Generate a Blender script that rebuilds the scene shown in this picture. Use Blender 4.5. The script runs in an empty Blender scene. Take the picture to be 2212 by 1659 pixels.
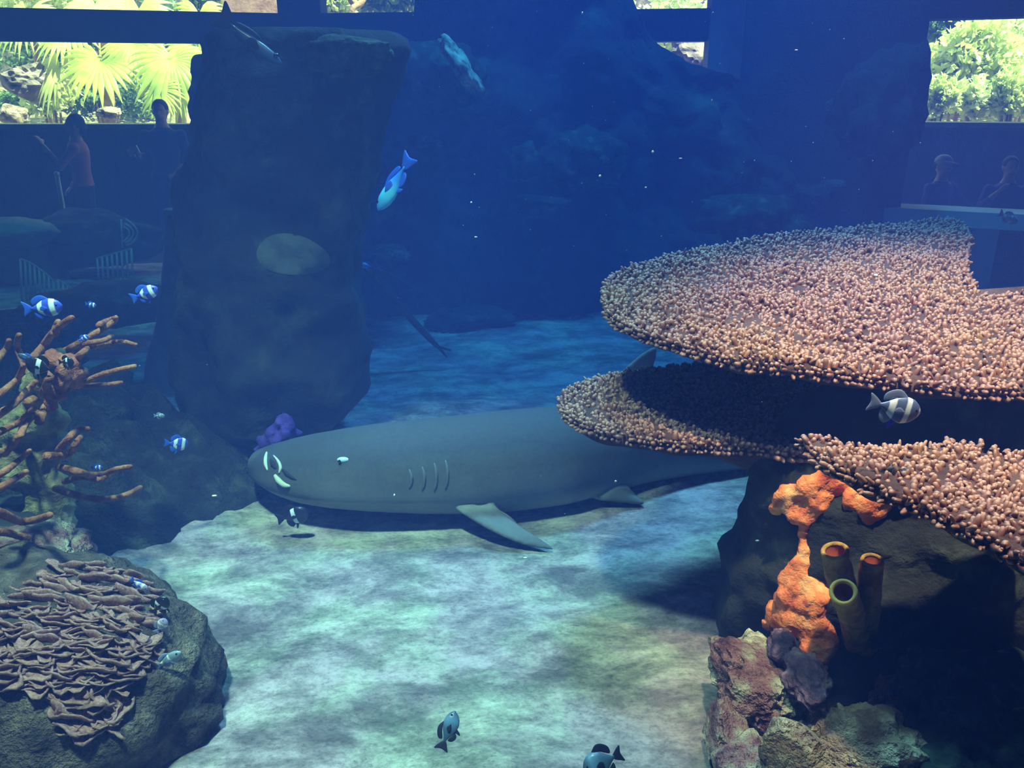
import bpy, bmesh, math, random
import numpy as np
from mathutils import Vector, Matrix, noise
from mathutils.bvhtree import BVHTree

R = math.radians
S = bpy.context.scene
COL = S.collection
random.seed(7)

# ------------------------------------------------------------------ camera
W, H, FPX = 2212, 1659, 1800.0
CZ, PITCH = 1.73, R(19.8)
cam_d = bpy.data.cameras.new('camera')
cam_d.sensor_width = 36.0
cam_d.lens = FPX / W * 36.0
cam_d.clip_start = 0.02
cam = bpy.data.objects.new('camera', cam_d)
cam.location = (0, 0, CZ)
cam.rotation_euler = (math.pi / 2 - PITCH, 0, 0)
COL.objects.link(cam)
S.camera = cam

# ------------------------------------------------------------------ world, sun, tank lamps, exposure
S.view_settings.view_transform = 'Standard'
S.view_settings.look = 'None'
S.view_settings.gamma = 1.0
S.view_settings.use_curve_mapping = False
S.view_settings.exposure = 0.12
world = bpy.data.worlds.new('sky')
S.world = world
world.use_nodes = True
bg = world.node_tree.nodes['Background']
bg.inputs['Color'].default_value = (0.80, 0.92, 1.0, 1)
bg.inputs['Strength'].default_value = 2.2
try:
    S.cycles.max_bounces = 5
    S.cycles.diffuse_bounces = 2
    S.cycles.volume_bounces = 1
    S.cycles.transparent_max_bounces = 12
    S.cycles.caustics_reflective = False
    S.cycles.caustics_refractive = False
    S.cycles.sample_clamp_indirect = 4.0
    S.cycles.use_denoising = True
    S.cycles.use_adaptive_sampling = True
    S.cycles.adaptive_threshold = 0.04
except Exception:
    pass


def lamp(name, kind, loc, energy, color, target=None, size=1.0, angle=None, blend=0.6):
    d = bpy.data.lights.new(name, kind)
    d.energy = energy
    d.color = color
    if kind == 'AREA':
        d.shape = 'DISK'
        d.size = size
    if kind == 'SPOT':
        d.spot_size = angle
        d.spot_blend = blend
        d.shadow_soft_size = size
    if kind == 'SUN':
        d.angle = R(1.0)
    o = bpy.data.objects.new(name, d)
    o.location = loc
    if target is not None:
        o.rotation_euler = (Vector(target) - Vector(loc)).to_track_quat('-Z', 'Y').to_euler()
    COL.objects.link(o)
    return o


# open sky over the garden
lamp('sun_offscreen', 'SUN', (7, 10.8, 12), 24.0, (1.0, 0.95, 0.80), target=(2.0, 12.0, 2))
# the tank's own pendant lamps, hung in one plane well above the water: white ones over the front, blue ones over the back
lamp('tank_lamp_white_offscreen', 'SPOT', (0.50, 1.15, 6.0), 2900, (1.0, 0.80, 0.64), target=(1.55, 2.15, 0.8), size=0.12, angle=R(29), blend=0.8)
lamp('tank_lamp_front_offscreen', 'SPOT', (-1.15, 0.95, 6.0), 2700, (0.62, 1.0, 0.88), target=(-1.05, 2.20, 0.0), size=0.25, angle=R(42), blend=1.0)
lamp('tank_lamp_middle_offscreen', 'SPOT', (0.1, 4.9, 6.0), 1900, (0.28, 0.68, 1.0), target=(0.25, 2.1, 0), size=0.35, angle=R(46), blend=0.8)
lamp('tank_lamp_blue_offscreen', 'SPOT', (1.2, 5.4, 6.0), 1350, (0.03, 0.34, 1.0), target=(0.9, 5.3, 0), size=0.5, angle=R(72))
lamp('tank_lamp_blue_side_offscreen', 'SPOT', (-3.2, 6.4, 6.0), 350, (0.10, 0.62, 1.0), target=(-3.2, 6.9, 0), size=0.4, angle=R(40))


# ------------------------------------------------------------------ pixel helpers (design positions in real space)
def ray(px, py):
    x, y = (px - W / 2) / FPX, -(py - H / 2) / FPX
    c, s = math.cos(PITCH), math.sin(PITCH)
    return Vector((x, c + y * s, -s + y * c))


def P(px, py, Y):
    d = ray(px, py)
    return Vector((d.x, d.y, d.z)) * (Y / d.y) + Vector((0, 0, CZ))


def FL(px, py, z=0.0):
    d = ray(px, py)
    return d * ((z - CZ) / d.z) + Vector((0, 0, CZ))


def depth(p):
    return p.y * math.cos(PITCH) + (CZ - p.z) * math.sin(PITCH)


def wpx(n, p):
    """n photograph pixels as metres at point p"""
    return n * depth(p) / FPX


# ------------------------------------------------------------------ objects
def tag(o, label=None, cat=None, group=None, kind=None):
    for k, v in (('label', label), ('category', cat), ('group', group), ('kind', kind)):
        if v:
            o[k] = v
    return o


def mk(name, data, mat=None, parent=None, smooth=True):
    o = bpy.data.objects.new(name, data)
    if data is not None and mat is not None:
        mats = mat if isinstance(mat, (list, tuple)) else [mat]
        if len(data.materials) == 0:
            for m in mats:
                data.materials.append(m)
    if data is not None and smooth and isinstance(data, bpy.types.Mesh):
        data.polygons.foreach_set('use_smooth', [True] * len(data.polygons))
    COL.objects.link(o)
    if parent is not None:
        o.parent = parent
    return o


def empty(name, loc=(0, 0, 0), rot=(0, 0, 0)):
    o = bpy.data.objects.new(name, None)
    o.empty_display_size = 0.05
    o.location = loc
    o.rotation_euler = rot
    COL.objects.link(o)
    return o


class MB:
    """collects vertices and faces of one mesh"""
    def __init__(s):
        s.v, s.f = [], []

    def add(s, v, f):
        n = len(s.v)
        s.v += [tuple(p) for p in v]
        s.f += [tuple(i + n for i in q) for q in f]
        return s

    def box(s, lo, hi):
        x0, y0, z0 = lo
        x1, y1, z1 = hi
        return s.add([(x0, y0, z0), (x1, y0, z0), (x1, y1, z0), (x0, y1, z0), (x0, y0, z1), (x1, y0, z1), (x1, y1, z1), (x0, y1, z1)],
                     [(0, 3, 2, 1), (4, 5, 6, 7), (0, 1, 5, 4), (1, 2, 6, 5), (2, 3, 7, 6), (3, 0, 4, 7)])

    def tube(s, pts, rad, n=8, cap=True, flat=1.0):
        pts = [Vector(p) for p in pts]
        v, f = [], []
        up = Vector((0.13, 0.21, 0.97)).normalized()
        for i, p in enumerate(pts):
            t = (pts[min(i + 1, len(pts) - 1)] - pts[max(i - 1, 0)])
            t = t.normalized() if t.length > 1e-9 else Vector((0, 0, 1))
            a = t.cross(up)
            a = a.normalized() if a.length > 1e-4 else Vector((1, 0, 0))
            b = a.cross(t).normalized()
            r = rad[i] if isinstance(rad, (list, tuple)) else rad
            for k in range(n):
                th = 2 * math.pi * k / n
                v.append(p + a * (r * math.cos(th)) + b * (r * flat * math.sin(th)))
        for i in range(len(pts) - 1):
            for k in range(n):
                f.append((i * n + k, i * n + (k + 1) % n, (i + 1) * n + (k + 1) % n, (i + 1) * n + k))
        if cap:
            f.append(tuple(reversed(range(n))))
            f.append(tuple(range((len(pts) - 1) * n, len(pts) * n)))
        return s.add(v, f)

    def ball(s, c, r, seg=12, rings=8, rot=None):
        c = Vector(c)
        r = Vector(r) if not isinstance(r, (int, float)) else Vector((r, r, r))
        v = [Vector((0, 0, r.z))]
        for i in range(1, rings):
            ph = math.pi * i / rings
            for k in range(seg):
                th = 2 * math.pi * k / seg
                v.append(Vector((r.x * math.sin(ph) * math.cos(th), r.y * math.sin(ph) * math.sin(th), r.z * math.cos(ph))))
        v.append(Vector((0, 0, -r.z)))
        f = [(0, 1 + k, 1 + (k + 1) % seg) for k in range(seg)]
        for i in range(rings - 2):
            for k in range(seg):
                a, b = 1 + i * seg, 1 + (i + 1) * seg
                f.append((a + k, b + k, b + (k + 1) % seg, a + (k + 1) % seg))
        last = len(v) - 1
        a = 1 + (rings - 2) * seg
        f += [(a + k, last, a + (k + 1) % seg) for k in range(seg)]
        if rot is not None:
            v = [rot @ p for p in v]
        return s.add([p + c for p in v], f)

    def mesh(s, name='mesh'):
        m = bpy.data.meshes.new(name)
        m.from_pydata(s.v, [], s.f)
        m.update()
        return m

    def obj(s, name, mat, parent=None, smooth=True):
        return mk(name, s.mesh(name), mat, parent, smooth)


def catmull(pts, n=6):
    pts = [Vector(p) for p in pts]
    if len(pts) < 3:
        return pts
    out = []
    for i in range(len(pts) - 1):
        p0, p1, p2, p3 = pts[max(i - 1, 0)], pts[i], pts[i + 1], pts[min(i + 2, len(pts) - 1)]
        for k in range(n):
            t = k / n
            out.append(0.5 * ((2 * p1) + (p2 - p0) * t + (2 * p0 - 5 * p1 + 4 * p2 - p3) * t * t + (3 * p1 - p0 - 3 * p2 + p3) * t ** 3))
    out.append(pts[-1])
    return out


def lerp_table(tab, x):
    """tab: rows sorted by first column; returns interpolated remaining columns"""
    xs = [r[0] for r in tab]
    return [float(np.interp(x, xs, [r[k] for r in tab])) for k in range(1, len(tab[0]))]


def remeshed(mb, voxel, smooth_it=4, name='m'):
    me = mb.mesh(name)
    o = bpy.data.objects.new('tmp', me)
    COL.objects.link(o)
    md = o.modifiers.new('r', 'REMESH')
    md.mode = 'VOXEL'
    md.voxel_size = voxel
    if smooth_it:
        sm = o.modifiers.new('s', 'SMOOTH')
        sm.iterations = smooth_it
        sm.factor = 0.5
    dg = bpy.context.evaluated_depsgraph_get()
    out = bpy.data.meshes.new_from_object(o.evaluated_get(dg))
    bpy.data.objects.remove(o)
    bpy.data.meshes.remove(me)
    out.name = name
    return out


def ico(sub):
    bm = bmesh.new()
    bmesh.ops.create_icosphere(bm, subdivisions=sub, radius=1.0)
    v = np.array([p.co[:] for p in bm.verts])
    f = [tuple(q.index for q in p.verts) for p in bm.faces]
    bm.free()
    return v, f


ICO = {k: ico(k) for k in (1, 2, 3, 4, 5)}


def fbm(p, octv=4, seed=0.0):
    return noise.fractal(Vector(p) + Vector((seed * 7.13, seed * 3.7, -seed * 5.1)), 0.9, 2.1, octv)


def rock_mesh(radii, seed=1, sub=4, amp=0.28, freq=1.3, facet=0.0, name='rock', rz=0.0, rough=0.09):
    v, f = ICO[sub]
    out = []
    c, s = math.cos(rz), math.sin(rz)
    rnd = random.Random(seed)
    planes = []
    for i in range(int(facet * 14)):
        n = Vector((rnd.gauss(0, 1), rnd.gauss(0, 1), rnd.gauss(0, 1))).normalized()
        planes.append((n, rnd.uniform(0.62, 0.9)))
    for p in v:
        q = Vector(p)
        k = 1 + amp * fbm(q * freq, 4, seed) + rough * fbm(q * 7, 3, seed + 5)
        q = q * k
        for n, d in planes:
            e = q.dot(n) - d
            if e > 0:
                q = q - n * e * 0.9
        x, y, z = q.x * radii[0], q.y * radii[1], q.z * radii[2]
        out.append((c * x - s * y, s * x + c * y, z))
    m = bpy.data.meshes.new(name)
    m.from_pydata(out, [], f)
    m.update()
    return m


# ------------------------------------------------------------------ materials
def nodes(name):
    m = bpy.data.materials.new(name)
    m.use_nodes = True
    nt = m.node_tree
    b = nt.nodes['Principled BSDF']
    return m, nt, b


def setin(b, **kw):
    for k, v in kw.items():
        k = k.replace('_', ' ')
        if k in b.inputs:
            b.inputs[k].default_value = v


def ramp(nt, stops, fac):
    r = nt.nodes.new('ShaderNodeValToRGB')
    el = r.color_ramp.elements
    while len(el) < len(stops):
        el.new(0.5)
    for e, (p, c) in zip(el, stops):
        e.position = p
        e.color = (*c, 1)
    nt.links.new(fac, r.inputs['Fac'])
    return r.outputs['Color']


def noise_tex(nt, vec, scale, detail=4, rough=0.6, dist=0.0):
    n = nt.nodes.new('ShaderNodeTexNoise')
    n.inputs['Scale'].default_value = scale
    n.inputs['Detail'].default_value = detail
    n.inputs['Roughness'].default_value = rough
    n.inputs['Distortion'].default_value = dist
    if vec is not None:
        nt.links.new(vec, n.inputs['Vector'])
    return n.outputs['Fac']


def mapping(nt, out, scale=(1, 1, 1), rot=(0, 0, 0), loc=(0, 0, 0)):
    m = nt.nodes.new('ShaderNodeMapping')
    m.inputs['Scale'].default_value = scale
    m.inputs['Rotation'].default_value = rot
    m.inputs['Location'].default_value = loc
    nt.links.new(out, m.inputs['Vector'])
    return m.outputs['Vector']


def coord(nt, kind='Object'):
    return nt.nodes.new('ShaderNodeTexCoord').outputs[kind]


def mix(nt, a, b, fac, mode='MIX'):
    m = nt.nodes.new('ShaderNodeMix')
    m.data_type = 'RGBA'
    m.blend_type = mode
    for i, x in ((6, a), (7, b)):
        if isinstance(x, tuple):
            m.inputs[i].default_value = (*x, 1)
        else:
            nt.links.new(x, m.inputs[i])
    if isinstance(fac, (int, float)):
        m.inputs[0].default_value = fac
    else:
        nt.links.new(fac, m.inputs[0])
    return m.outputs[2]


def bump(nt, b, h, strength=0.4, dist=0.02):
    n = nt.nodes.new('ShaderNodeBump')
    n.inputs['Strength'].default_value = strength
    n.inputs['Distance'].default_value = dist
    nt.links.new(h, n.inputs['Height'])
    nt.links.new(n.outputs['Normal'], b.inputs['Normal'])


def mottled(name, stops, scale=4.0, rough=0.85, bscale=None, bstr=0.4, spec=0.2, bdist=0.02, detail=5, kind='Object', dist=0.0):
    m, nt, b = nodes(name)
    v = coord(nt, kind)
    f = noise_tex(nt, v, scale, detail, 0.62, dist)
    nt.links.new(ramp(nt, stops, f), b.inputs['Base Color'])
    setin(b, Roughness=rough, Specular_IOR_Level=spec)
    if bstr:
        bump(nt, b, noise_tex(nt, v, bscale or scale * 5, 4, 0.65), bstr, bdist)
    return m


def plain(name, c, rough=0.6, spec=0.3, **kw):
    m, nt, b = nodes(name)
    v = coord(nt)
    f = noise_tex(nt, v, 9, 3)
    nt.links.new(mix(nt, tuple(x * 0.82 for x in c), tuple(min(1, x * 1.15) for x in c), f), b.inputs['Base Color'])
    setin(b, Roughness=rough, Specular_IOR_Level=spec, **kw)
    return m


M = {}
# sand with algae film
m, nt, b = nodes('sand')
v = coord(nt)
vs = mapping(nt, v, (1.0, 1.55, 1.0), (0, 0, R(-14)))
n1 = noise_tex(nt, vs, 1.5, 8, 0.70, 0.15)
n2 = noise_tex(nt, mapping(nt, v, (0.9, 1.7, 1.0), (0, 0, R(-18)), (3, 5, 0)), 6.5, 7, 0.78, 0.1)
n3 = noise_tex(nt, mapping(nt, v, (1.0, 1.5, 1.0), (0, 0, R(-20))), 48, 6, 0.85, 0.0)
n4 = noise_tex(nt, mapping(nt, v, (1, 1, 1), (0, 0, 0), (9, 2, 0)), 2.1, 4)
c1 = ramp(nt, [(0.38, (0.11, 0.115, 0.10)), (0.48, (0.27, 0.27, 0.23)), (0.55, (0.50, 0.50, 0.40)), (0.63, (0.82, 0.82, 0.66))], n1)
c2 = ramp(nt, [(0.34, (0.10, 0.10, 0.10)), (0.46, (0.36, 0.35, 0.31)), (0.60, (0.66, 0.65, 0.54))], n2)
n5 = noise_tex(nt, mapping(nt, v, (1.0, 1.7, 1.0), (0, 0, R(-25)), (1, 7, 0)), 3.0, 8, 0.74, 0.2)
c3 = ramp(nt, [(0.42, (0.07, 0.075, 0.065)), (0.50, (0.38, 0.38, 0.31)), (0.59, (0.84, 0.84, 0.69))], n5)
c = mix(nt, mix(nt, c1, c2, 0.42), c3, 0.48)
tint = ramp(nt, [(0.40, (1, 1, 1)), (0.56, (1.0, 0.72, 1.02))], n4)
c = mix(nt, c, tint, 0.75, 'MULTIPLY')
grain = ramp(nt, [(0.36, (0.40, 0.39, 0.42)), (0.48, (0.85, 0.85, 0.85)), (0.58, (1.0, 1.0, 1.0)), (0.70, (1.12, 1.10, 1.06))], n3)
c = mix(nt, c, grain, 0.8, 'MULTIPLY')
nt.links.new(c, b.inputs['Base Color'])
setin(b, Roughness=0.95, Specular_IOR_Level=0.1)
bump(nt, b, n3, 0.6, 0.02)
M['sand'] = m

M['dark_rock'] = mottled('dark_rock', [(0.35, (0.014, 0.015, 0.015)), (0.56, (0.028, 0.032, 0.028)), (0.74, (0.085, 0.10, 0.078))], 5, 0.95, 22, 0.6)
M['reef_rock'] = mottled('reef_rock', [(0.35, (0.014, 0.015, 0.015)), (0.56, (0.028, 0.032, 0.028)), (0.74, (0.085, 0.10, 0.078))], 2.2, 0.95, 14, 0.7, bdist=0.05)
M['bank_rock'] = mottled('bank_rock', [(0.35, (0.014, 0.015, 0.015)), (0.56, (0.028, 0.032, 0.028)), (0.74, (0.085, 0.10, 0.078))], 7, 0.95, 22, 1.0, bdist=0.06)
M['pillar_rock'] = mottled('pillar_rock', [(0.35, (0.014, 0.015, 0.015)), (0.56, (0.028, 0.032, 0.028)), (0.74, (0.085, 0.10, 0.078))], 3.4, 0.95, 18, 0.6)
M['grey_concrete'] = mottled('grey_concrete', [(0.3, (0.38, 0.40, 0.32)), (0.7, (0.58, 0.60, 0.46))], 5, 0.95, 30, 0.3)
M['algae_disc'] = mottled('algae_disc', [(0.35, (0.08, 0.10, 0.075)), (0.7, (0.13, 0.16, 0.11))], 14, 0.95, 40, 0.3)
M['ledge_rock'] = mottled('ledge_rock', [(0.35, (0.05, 0.04, 0.03)), (0.5, (0.55, 0.44, 0.28)), (0.68, (0.95, 0.80, 0.52))], 12, 0.95, 40, 0.6)
M['pink_rock'] = mottled('pink_rock', [(0.36, (0.06, 0.015, 0.025)), (0.47, (0.24, 0.11, 0.11)), (0.56, (0.28, 0.24, 0.17)), (0.68, (0.62, 0.58, 0.42))], 9, 0.6, 24, 1.0, spec=0.5, bdist=0.05)
M['tan_rock'] = mottled('tan_rock', [(0.33, (0.16, 0.08, 0.06)), (0.5, (0.34, 0.25, 0.15)), (0.66, (0.74, 0.64, 0.40))], 10, 0.55, 28, 1.0, spec=0.5, bdist=0.05)
M['purple_rock'] = mottled('purple_rock', [(0.35, (0.05, 0.02, 0.05)), (0.55, (0.20, 0.11, 0.17)), (0.75, (0.42, 0.34, 0.38))], 14, 0.7, 40, 0.8, spec=0.5)
M['green_rock'] = mottled('green_rock', [(0.40, (0.015, 0.02, 0.018)), (0.56, (0.03, 0.05, 0.035)), (0.72, (0.09, 0.15, 0.10))], 9, 0.9, 30, 0.7)
M['orange_sponge'] = mottled('orange_sponge', [(0.34, (0.58, 0.11, 0.05)), (0.52, (0.92, 0.27, 0.09)), (0.68, (1.0, 0.52, 0.22))], 16, 0.85, 45, 0.9, bdist=0.01)
M['tube_sponge'] = mottled('tube_sponge', [(0.35, (0.30, 0.16, 0.04)), (0.6, (0.55, 0.34, 0.09)), (0.8, (0.80, 0.58, 0.18))], 22, 0.9, 60, 0.8, bdist=0.01)
M['sponge_lip'] = plain('sponge_lip', (1.0, 0.50, 0.10), 0.7)
M['sponge_inside'] = plain('sponge_inside', (0.40, 0.08, 0.02), 0.9)
M['coral_plate'] = mottled('coral_plate', [(0.3, (0.055, 0.028, 0.028)), (0.7, (0.14, 0.075, 0.06))], 9, 0.95, 40, 0.6)


def branchlet_mat(name, cols, tipc):
    """colour per colony patch, paler growing tips (attribute 'tip' runs 0 at the foot to 1 at the tip)"""
    m, nt, b = nodes(name)
    v = coord(nt)
    f = noise_tex(nt, v, 2.3, 3, 0.6)
    base = ramp(nt, cols, f)
    f2 = noise_tex(nt, v, 38, 2, 0.6)
    base = mix(nt, base, ramp(nt, [(0.3, (0.5, 0.42, 0.45)), (0.65, (1.25, 1.1, 1.0))], f2), 0.85, 'MULTIPLY')
    a = nt.nodes.new('ShaderNodeAttribute')
    a.attribute_name = 'tip'
    t = nt.nodes.new('ShaderNodeMath')
    t.operation = 'POWER'
    t.inputs[1].default_value = 2.2
    nt.links.new(a.outputs['Fac'], t.inputs[0])
    nt.links.new(mix(nt, base, tipc, t.outputs[0]), b.inputs['Base Color'])
    setin(b, Roughness=0.55, Specular_IOR_Level=0.5)
    return m


M['branchlet'] = branchlet_mat('branchlet', [(0.30, (0.17, 0.06, 0.075)), (0.45, (0.22, 0.09, 0.085)), (0.58, (0.28, 0.13, 0.075)), (0.70, (0.32, 0.18, 0.07))], (0.52, 0.29, 0.21))
M['leaf_coral'] = mottled('leaf_coral', [(0.35, (0.24, 0.10, 0.10)), (0.52, (0.42, 0.21, 0.19)), (0.70, (0.52, 0.36, 0.25))], 7, 0.8, 50, 0.5)
M['leaf_coral_base'] = mottled('leaf_coral_base', [(0.35, (0.045, 0.035, 0.03)), (0.52, (0.10, 0.075, 0.06)), (0.70, (0.22, 0.17, 0.12))], 11, 0.95, 44, 1.0, bdist=0.04)
M['whip'] = mottled('whip', [(0.35, (0.22, 0.06, 0.03)), (0.55, (0.38, 0.15, 0.07)), (0.75, (0.55, 0.32, 0.14))], 16, 0.75, 70, 0.6)
M['olive_growth'] = mottled('olive_growth', [(0.35, (0.16, 0.10, 0.06)), (0.52, (0.27, 0.24, 0.10)), (0.7, (0.40, 0.38, 0.18))], 9, 0.9, 40, 0.7)
M['red_growth'] = mottled('red_growth', [(0.35, (0.20, 0.05, 0.03)), (0.55, (0.38, 0.13, 0.08)), (0.72, (0.55, 0.26, 0.14))], 12, 0.85, 50, 0.8)
M['purple_coral'] = mottled('purple_coral', [(0.35, (0.05, 0.02, 0.22)), (0.6, (0.10, 0.06, 0.40)), (0.8, (0.20, 0.12, 0.55))], 18, 0.8, 50, 0.5)
M['branch_wood'] = mottled('branch_wood', [(0.3, (0.02, 0.018, 0.015)), (0.7, (0.05, 0.042, 0.032))], 20, 0.9, 60, 0.4)

# shark hide: dark back, paler flank and belly (attribute 'flank' runs 0 belly to 1 back)
m, nt, b = nodes('shark_hide')
a = nt.nodes.new('ShaderNodeAttribute')
a.attribute_name = 'flank'
v = coord(nt)
f = noise_tex(nt, v, 5, 4)
add = nt.nodes.new('ShaderNodeMath')
add.operation = 'MULTIPLY_ADD'
add.inputs[1].default_value = 0.22
nt.links.new(f, add.inputs[0])
nt.links.new(a.outputs['Fac'], add.inputs[2])
c = ramp(nt, [(0.15, (0.29, 0.31, 0.29)), (0.50, (0.22, 0.24, 0.225)), (0.72, (0.115, 0.125, 0.13)), (0.95, (0.065, 0.072, 0.085))], add.outputs[0])
c = mix(nt, c, ramp(nt, [(0.35, (0.9, 0.9, 0.9)), (0.65, (1.1, 1.1, 1.1))], noise_tex(nt, v, 60, 3)), 0.7, 'MULTIPLY')
nt.links.new(c, b.inputs['Base Color'])
setin(b, Roughness=0.8, Specular_IOR_Level=0.08)
bump(nt, b, noise_tex(nt, v, 140, 2), 0.12, 0.004)
M['hide'] = m
M['hide_pale'] = plain('hide_pale', (0.55, 0.62, 0.50), 0.7)
M['hide_slit'] = plain('hide_slit', (0.13, 0.15, 0.16), 0.8)
M['hide_lip'] = plain('hide_lip', (0.02, 0.022, 0.025), 0.8)
M['shark_eye'] = plain('shark_eye', (0.55, 0.85, 1.0), 0.15, 0.8)
M['eye_dark'] = plain('eye_dark', (0.01, 0.01, 0.012), 0.15, 0.8)

M['frame_dark'] = mottled('frame_dark', [(0.3, (0.010, 0.013, 0.018)), (0.7, (0.022, 0.026, 0.032))], 3, 0.8, 30, 0.15)
M['frame_grey'] = mottled('frame_grey', [(0.3, (0.34, 0.33, 0.30)), (0.7, (0.46, 0.45, 0.40))], 3, 0.8, 30, 0.15)
M['hall_dark'] = mottled('hall_dark', [(0.3, (0.012, 0.014, 0.015)), (0.7, (0.03, 0.032, 0.03))], 2, 0.9, 20, 0.2)
M['parapet'] = mottled('parapet', [(0.3, (0.02, 0.024, 0.022)), (0.7, (0.05, 0.055, 0.045))], 2, 0.9, 20, 0.3)
M['coping'] = mottled('coping', [(0.3, (0.24, 0.24, 0.12)), (0.7, (0.40, 0.40, 0.22))], 4, 0.9, 20, 0.3)
M['pale_metal'] = plain('pale_metal', (0.55, 0.62, 0.60), 0.4, 0.5)
M['grey_slab'] = mottled('grey_slab', [(0.3, (0.16, 0.17, 0.16)), (0.7, (0.28, 0.29, 0.26))], 3, 0.9, 20, 0.3)
M['olive_slab'] = mottled('olive_slab', [(0.3, (0.16, 0.18, 0.08)), (0.7, (0.30, 0.32, 0.16))], 3, 0.9, 20, 0.3)
M['soil'] = mottled('soil', [(0.35, (0.08, 0.07, 0.04)), (0.55, (0.25, 0.20, 0.10)), (0.72, (0.45, 0.42, 0.20))], 3, 0.95, 20, 0.6)
M['garden_rock'] = mottled('garden_rock', [(0.35, (0.11, 0.09, 0.07)), (0.55, (0.25, 0.20, 0.16)), (0.75, (0.48, 0.40, 0.32))], 4, 0.95, 20, 0.8)
M['salmon_wall'] = mottled('salmon_wall', [(0.35, (0.42, 0.20, 0.14)), (0.6, (0.70, 0.42, 0.30)), (0.75, (0.80, 0.55, 0.38))], 5, 0.95, 20, 0.3)
M['bark'] = mottled('bark', [(0.3, (0.20, 0.10, 0.05)), (0.7, (0.60, 0.40, 0.20))], 8, 0.95, 30, 0.6)


def leaf_mat(name, a, bcol, scale=3.0):
    m, nt, b = nodes(name)
    v = coord(nt)
    f = noise_tex(nt, v, scale, 3)
    nt.links.new(ramp(nt, [(0.38, a), (0.62, bcol)], f), b.inputs['Base Color'])
    setin(b, Roughness=0.45, Specular_IOR_Level=0.4)
    tr = nt.nodes.new('ShaderNodeBsdfTranslucent')
    tr.inputs['Color'].default_value = (min(1, bcol[0] * 1.1), min(1, bcol[1] * 1.1), bcol[2] * 0.6, 1)
    mx = nt.nodes.new('ShaderNodeMixShader')
    mx.inputs[0].default_value = 0.35
    nt.links.new(b.outputs[0], mx.inputs[1])
    nt.links.new(tr.outputs[0], mx.inputs[2])
    nt.links.new(mx.outputs[0], nt.nodes['Material Output'].inputs['Surface'])
    return m


M['palm'] = leaf_mat('palm', (0.30, 0.42, 0.06), (0.62, 0.70, 0.13))
M['palm_pale'] = leaf_mat('palm_pale', (0.50, 0.58, 0.14), (0.80, 0.82, 0.32))
M['leaf_deep'] = leaf_mat('leaf_deep', (0.06, 0.12, 0.05), (0.20, 0.30, 0.10))
M['leaf_lime'] = leaf_mat('leaf_lime', (0.50, 0.60, 0.26), (0.82, 0.88, 0.48))
M['leaf_pale'] = leaf_mat('leaf_pale', (0.55, 0.64, 0.40), (0.86, 0.90, 0.64))

# water
m = bpy.data.materials.new('tank_water')
m.use_nodes = True
nt = m.node_tree
nt.nodes.remove(nt.nodes['Principled BSDF'])
sc = nt.nodes.new('ShaderNodeVolumeScatter')
sc.inputs['Color'].default_value = (0.15, 0.26, 1.0, 1)
sc.inputs['Density'].default_value = 0.068
ab = nt.nodes.new('ShaderNodeVolumeAbsorption')
ab.inputs['Color'].default_value = (0.15, 0.75, 0.95, 1)
ab.inputs['Density'].default_value = 0.07
ad = nt.nodes.new('ShaderNodeAddShader')
nt.links.new(sc.outputs[0], ad.inputs[0])
nt.links.new(ab.outputs[0], ad.inputs[1])
nt.links.new(ad.outputs[0], nt.nodes['Material Output'].inputs['Volume'])
M['water'] = m
m = bpy.data.materials.new('clear_acrylic')
m.use_nodes = True
nt = m.node_tree
nt.nodes.remove(nt.nodes['Principled BSDF'])
tb = nt.nodes.new('ShaderNodeBsdfTransparent')
tb.inputs['Color'].default_value = (0.97, 0.99, 0.98, 1)
nt.links.new(tb.outputs[0], nt.nodes['Material Output'].inputs['Surface'])
M['acrylic'] = m

# ================================================================== THE SETTING
def sand_z(x, y):
    z = 0.045 * noise.noise(Vector((x * 0.9, y * 0.9, 0.3))) + 0.020 * noise.noise(Vector((x * 2.6 + 4, y * 3.1, 1.7)))
    z += 0.008 * noise.noise(Vector((x * 8, y * 13 + 0.6 * x, 4.2))) + 0.004 * noise.noise(Vector((x * 21, y * 24, 1.2)))
    k = math.exp(-((y - 3.2) ** 2) / 0.5) * math.exp(-((x - 0.1) ** 2) / 1.6)   # level where the shark lies
    return z * (1 - 0.85 * k)


xs = np.linspace(-5.2, 5.2, 270)
ys = 0.25 + (8.6 - 0.25) * np.linspace(0, 1, 330) ** 1.45
vv = [(x, y, sand_z(x, y)) for y in ys for x in xs]
nx = len(xs)
ff = [(j * nx + i, j * nx + i + 1, (j + 1) * nx + i + 1, (j + 1) * nx + i) for j in range(len(ys) - 1) for i in range(nx - 1)]
mb = MB()
mb.v, mb.f = vv, ff
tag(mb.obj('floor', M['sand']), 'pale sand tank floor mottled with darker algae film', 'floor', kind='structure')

# water body
mb = MB().box((-5.0, -0.6, -0.15), (5.0, 8.55, 3.3))
tag(mb.obj('water', M['water'], smooth=False), 'blue water filling the whole tank', 'water', kind='structure')


def wallseg(name, a, b, z0, z1, th, mat, parent=None):
    """vertical slab between two floor-plan points a=(x,y), b=(x,y)"""
    a, b = Vector((a[0], a[1], 0)), Vector((b[0], b[1], 0))
    d = (b - a).normalized()
    n = Vector((-d.y, d.x, 0)) * th
    mbx = MB()
    q = [a, b, b + n, a + n]
    mbx.add([(p.x, p.y, z0) for p in q] + [(p.x, p.y, z1) for p in q],
            [(0, 3, 2, 1), (4, 5, 6, 7), (0, 1, 5, 4), (1, 2, 6, 5), (2, 3, 7, 6), (3, 0, 4, 7)])
    return mbx.obj(name, mat, parent, smooth=False)


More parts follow.
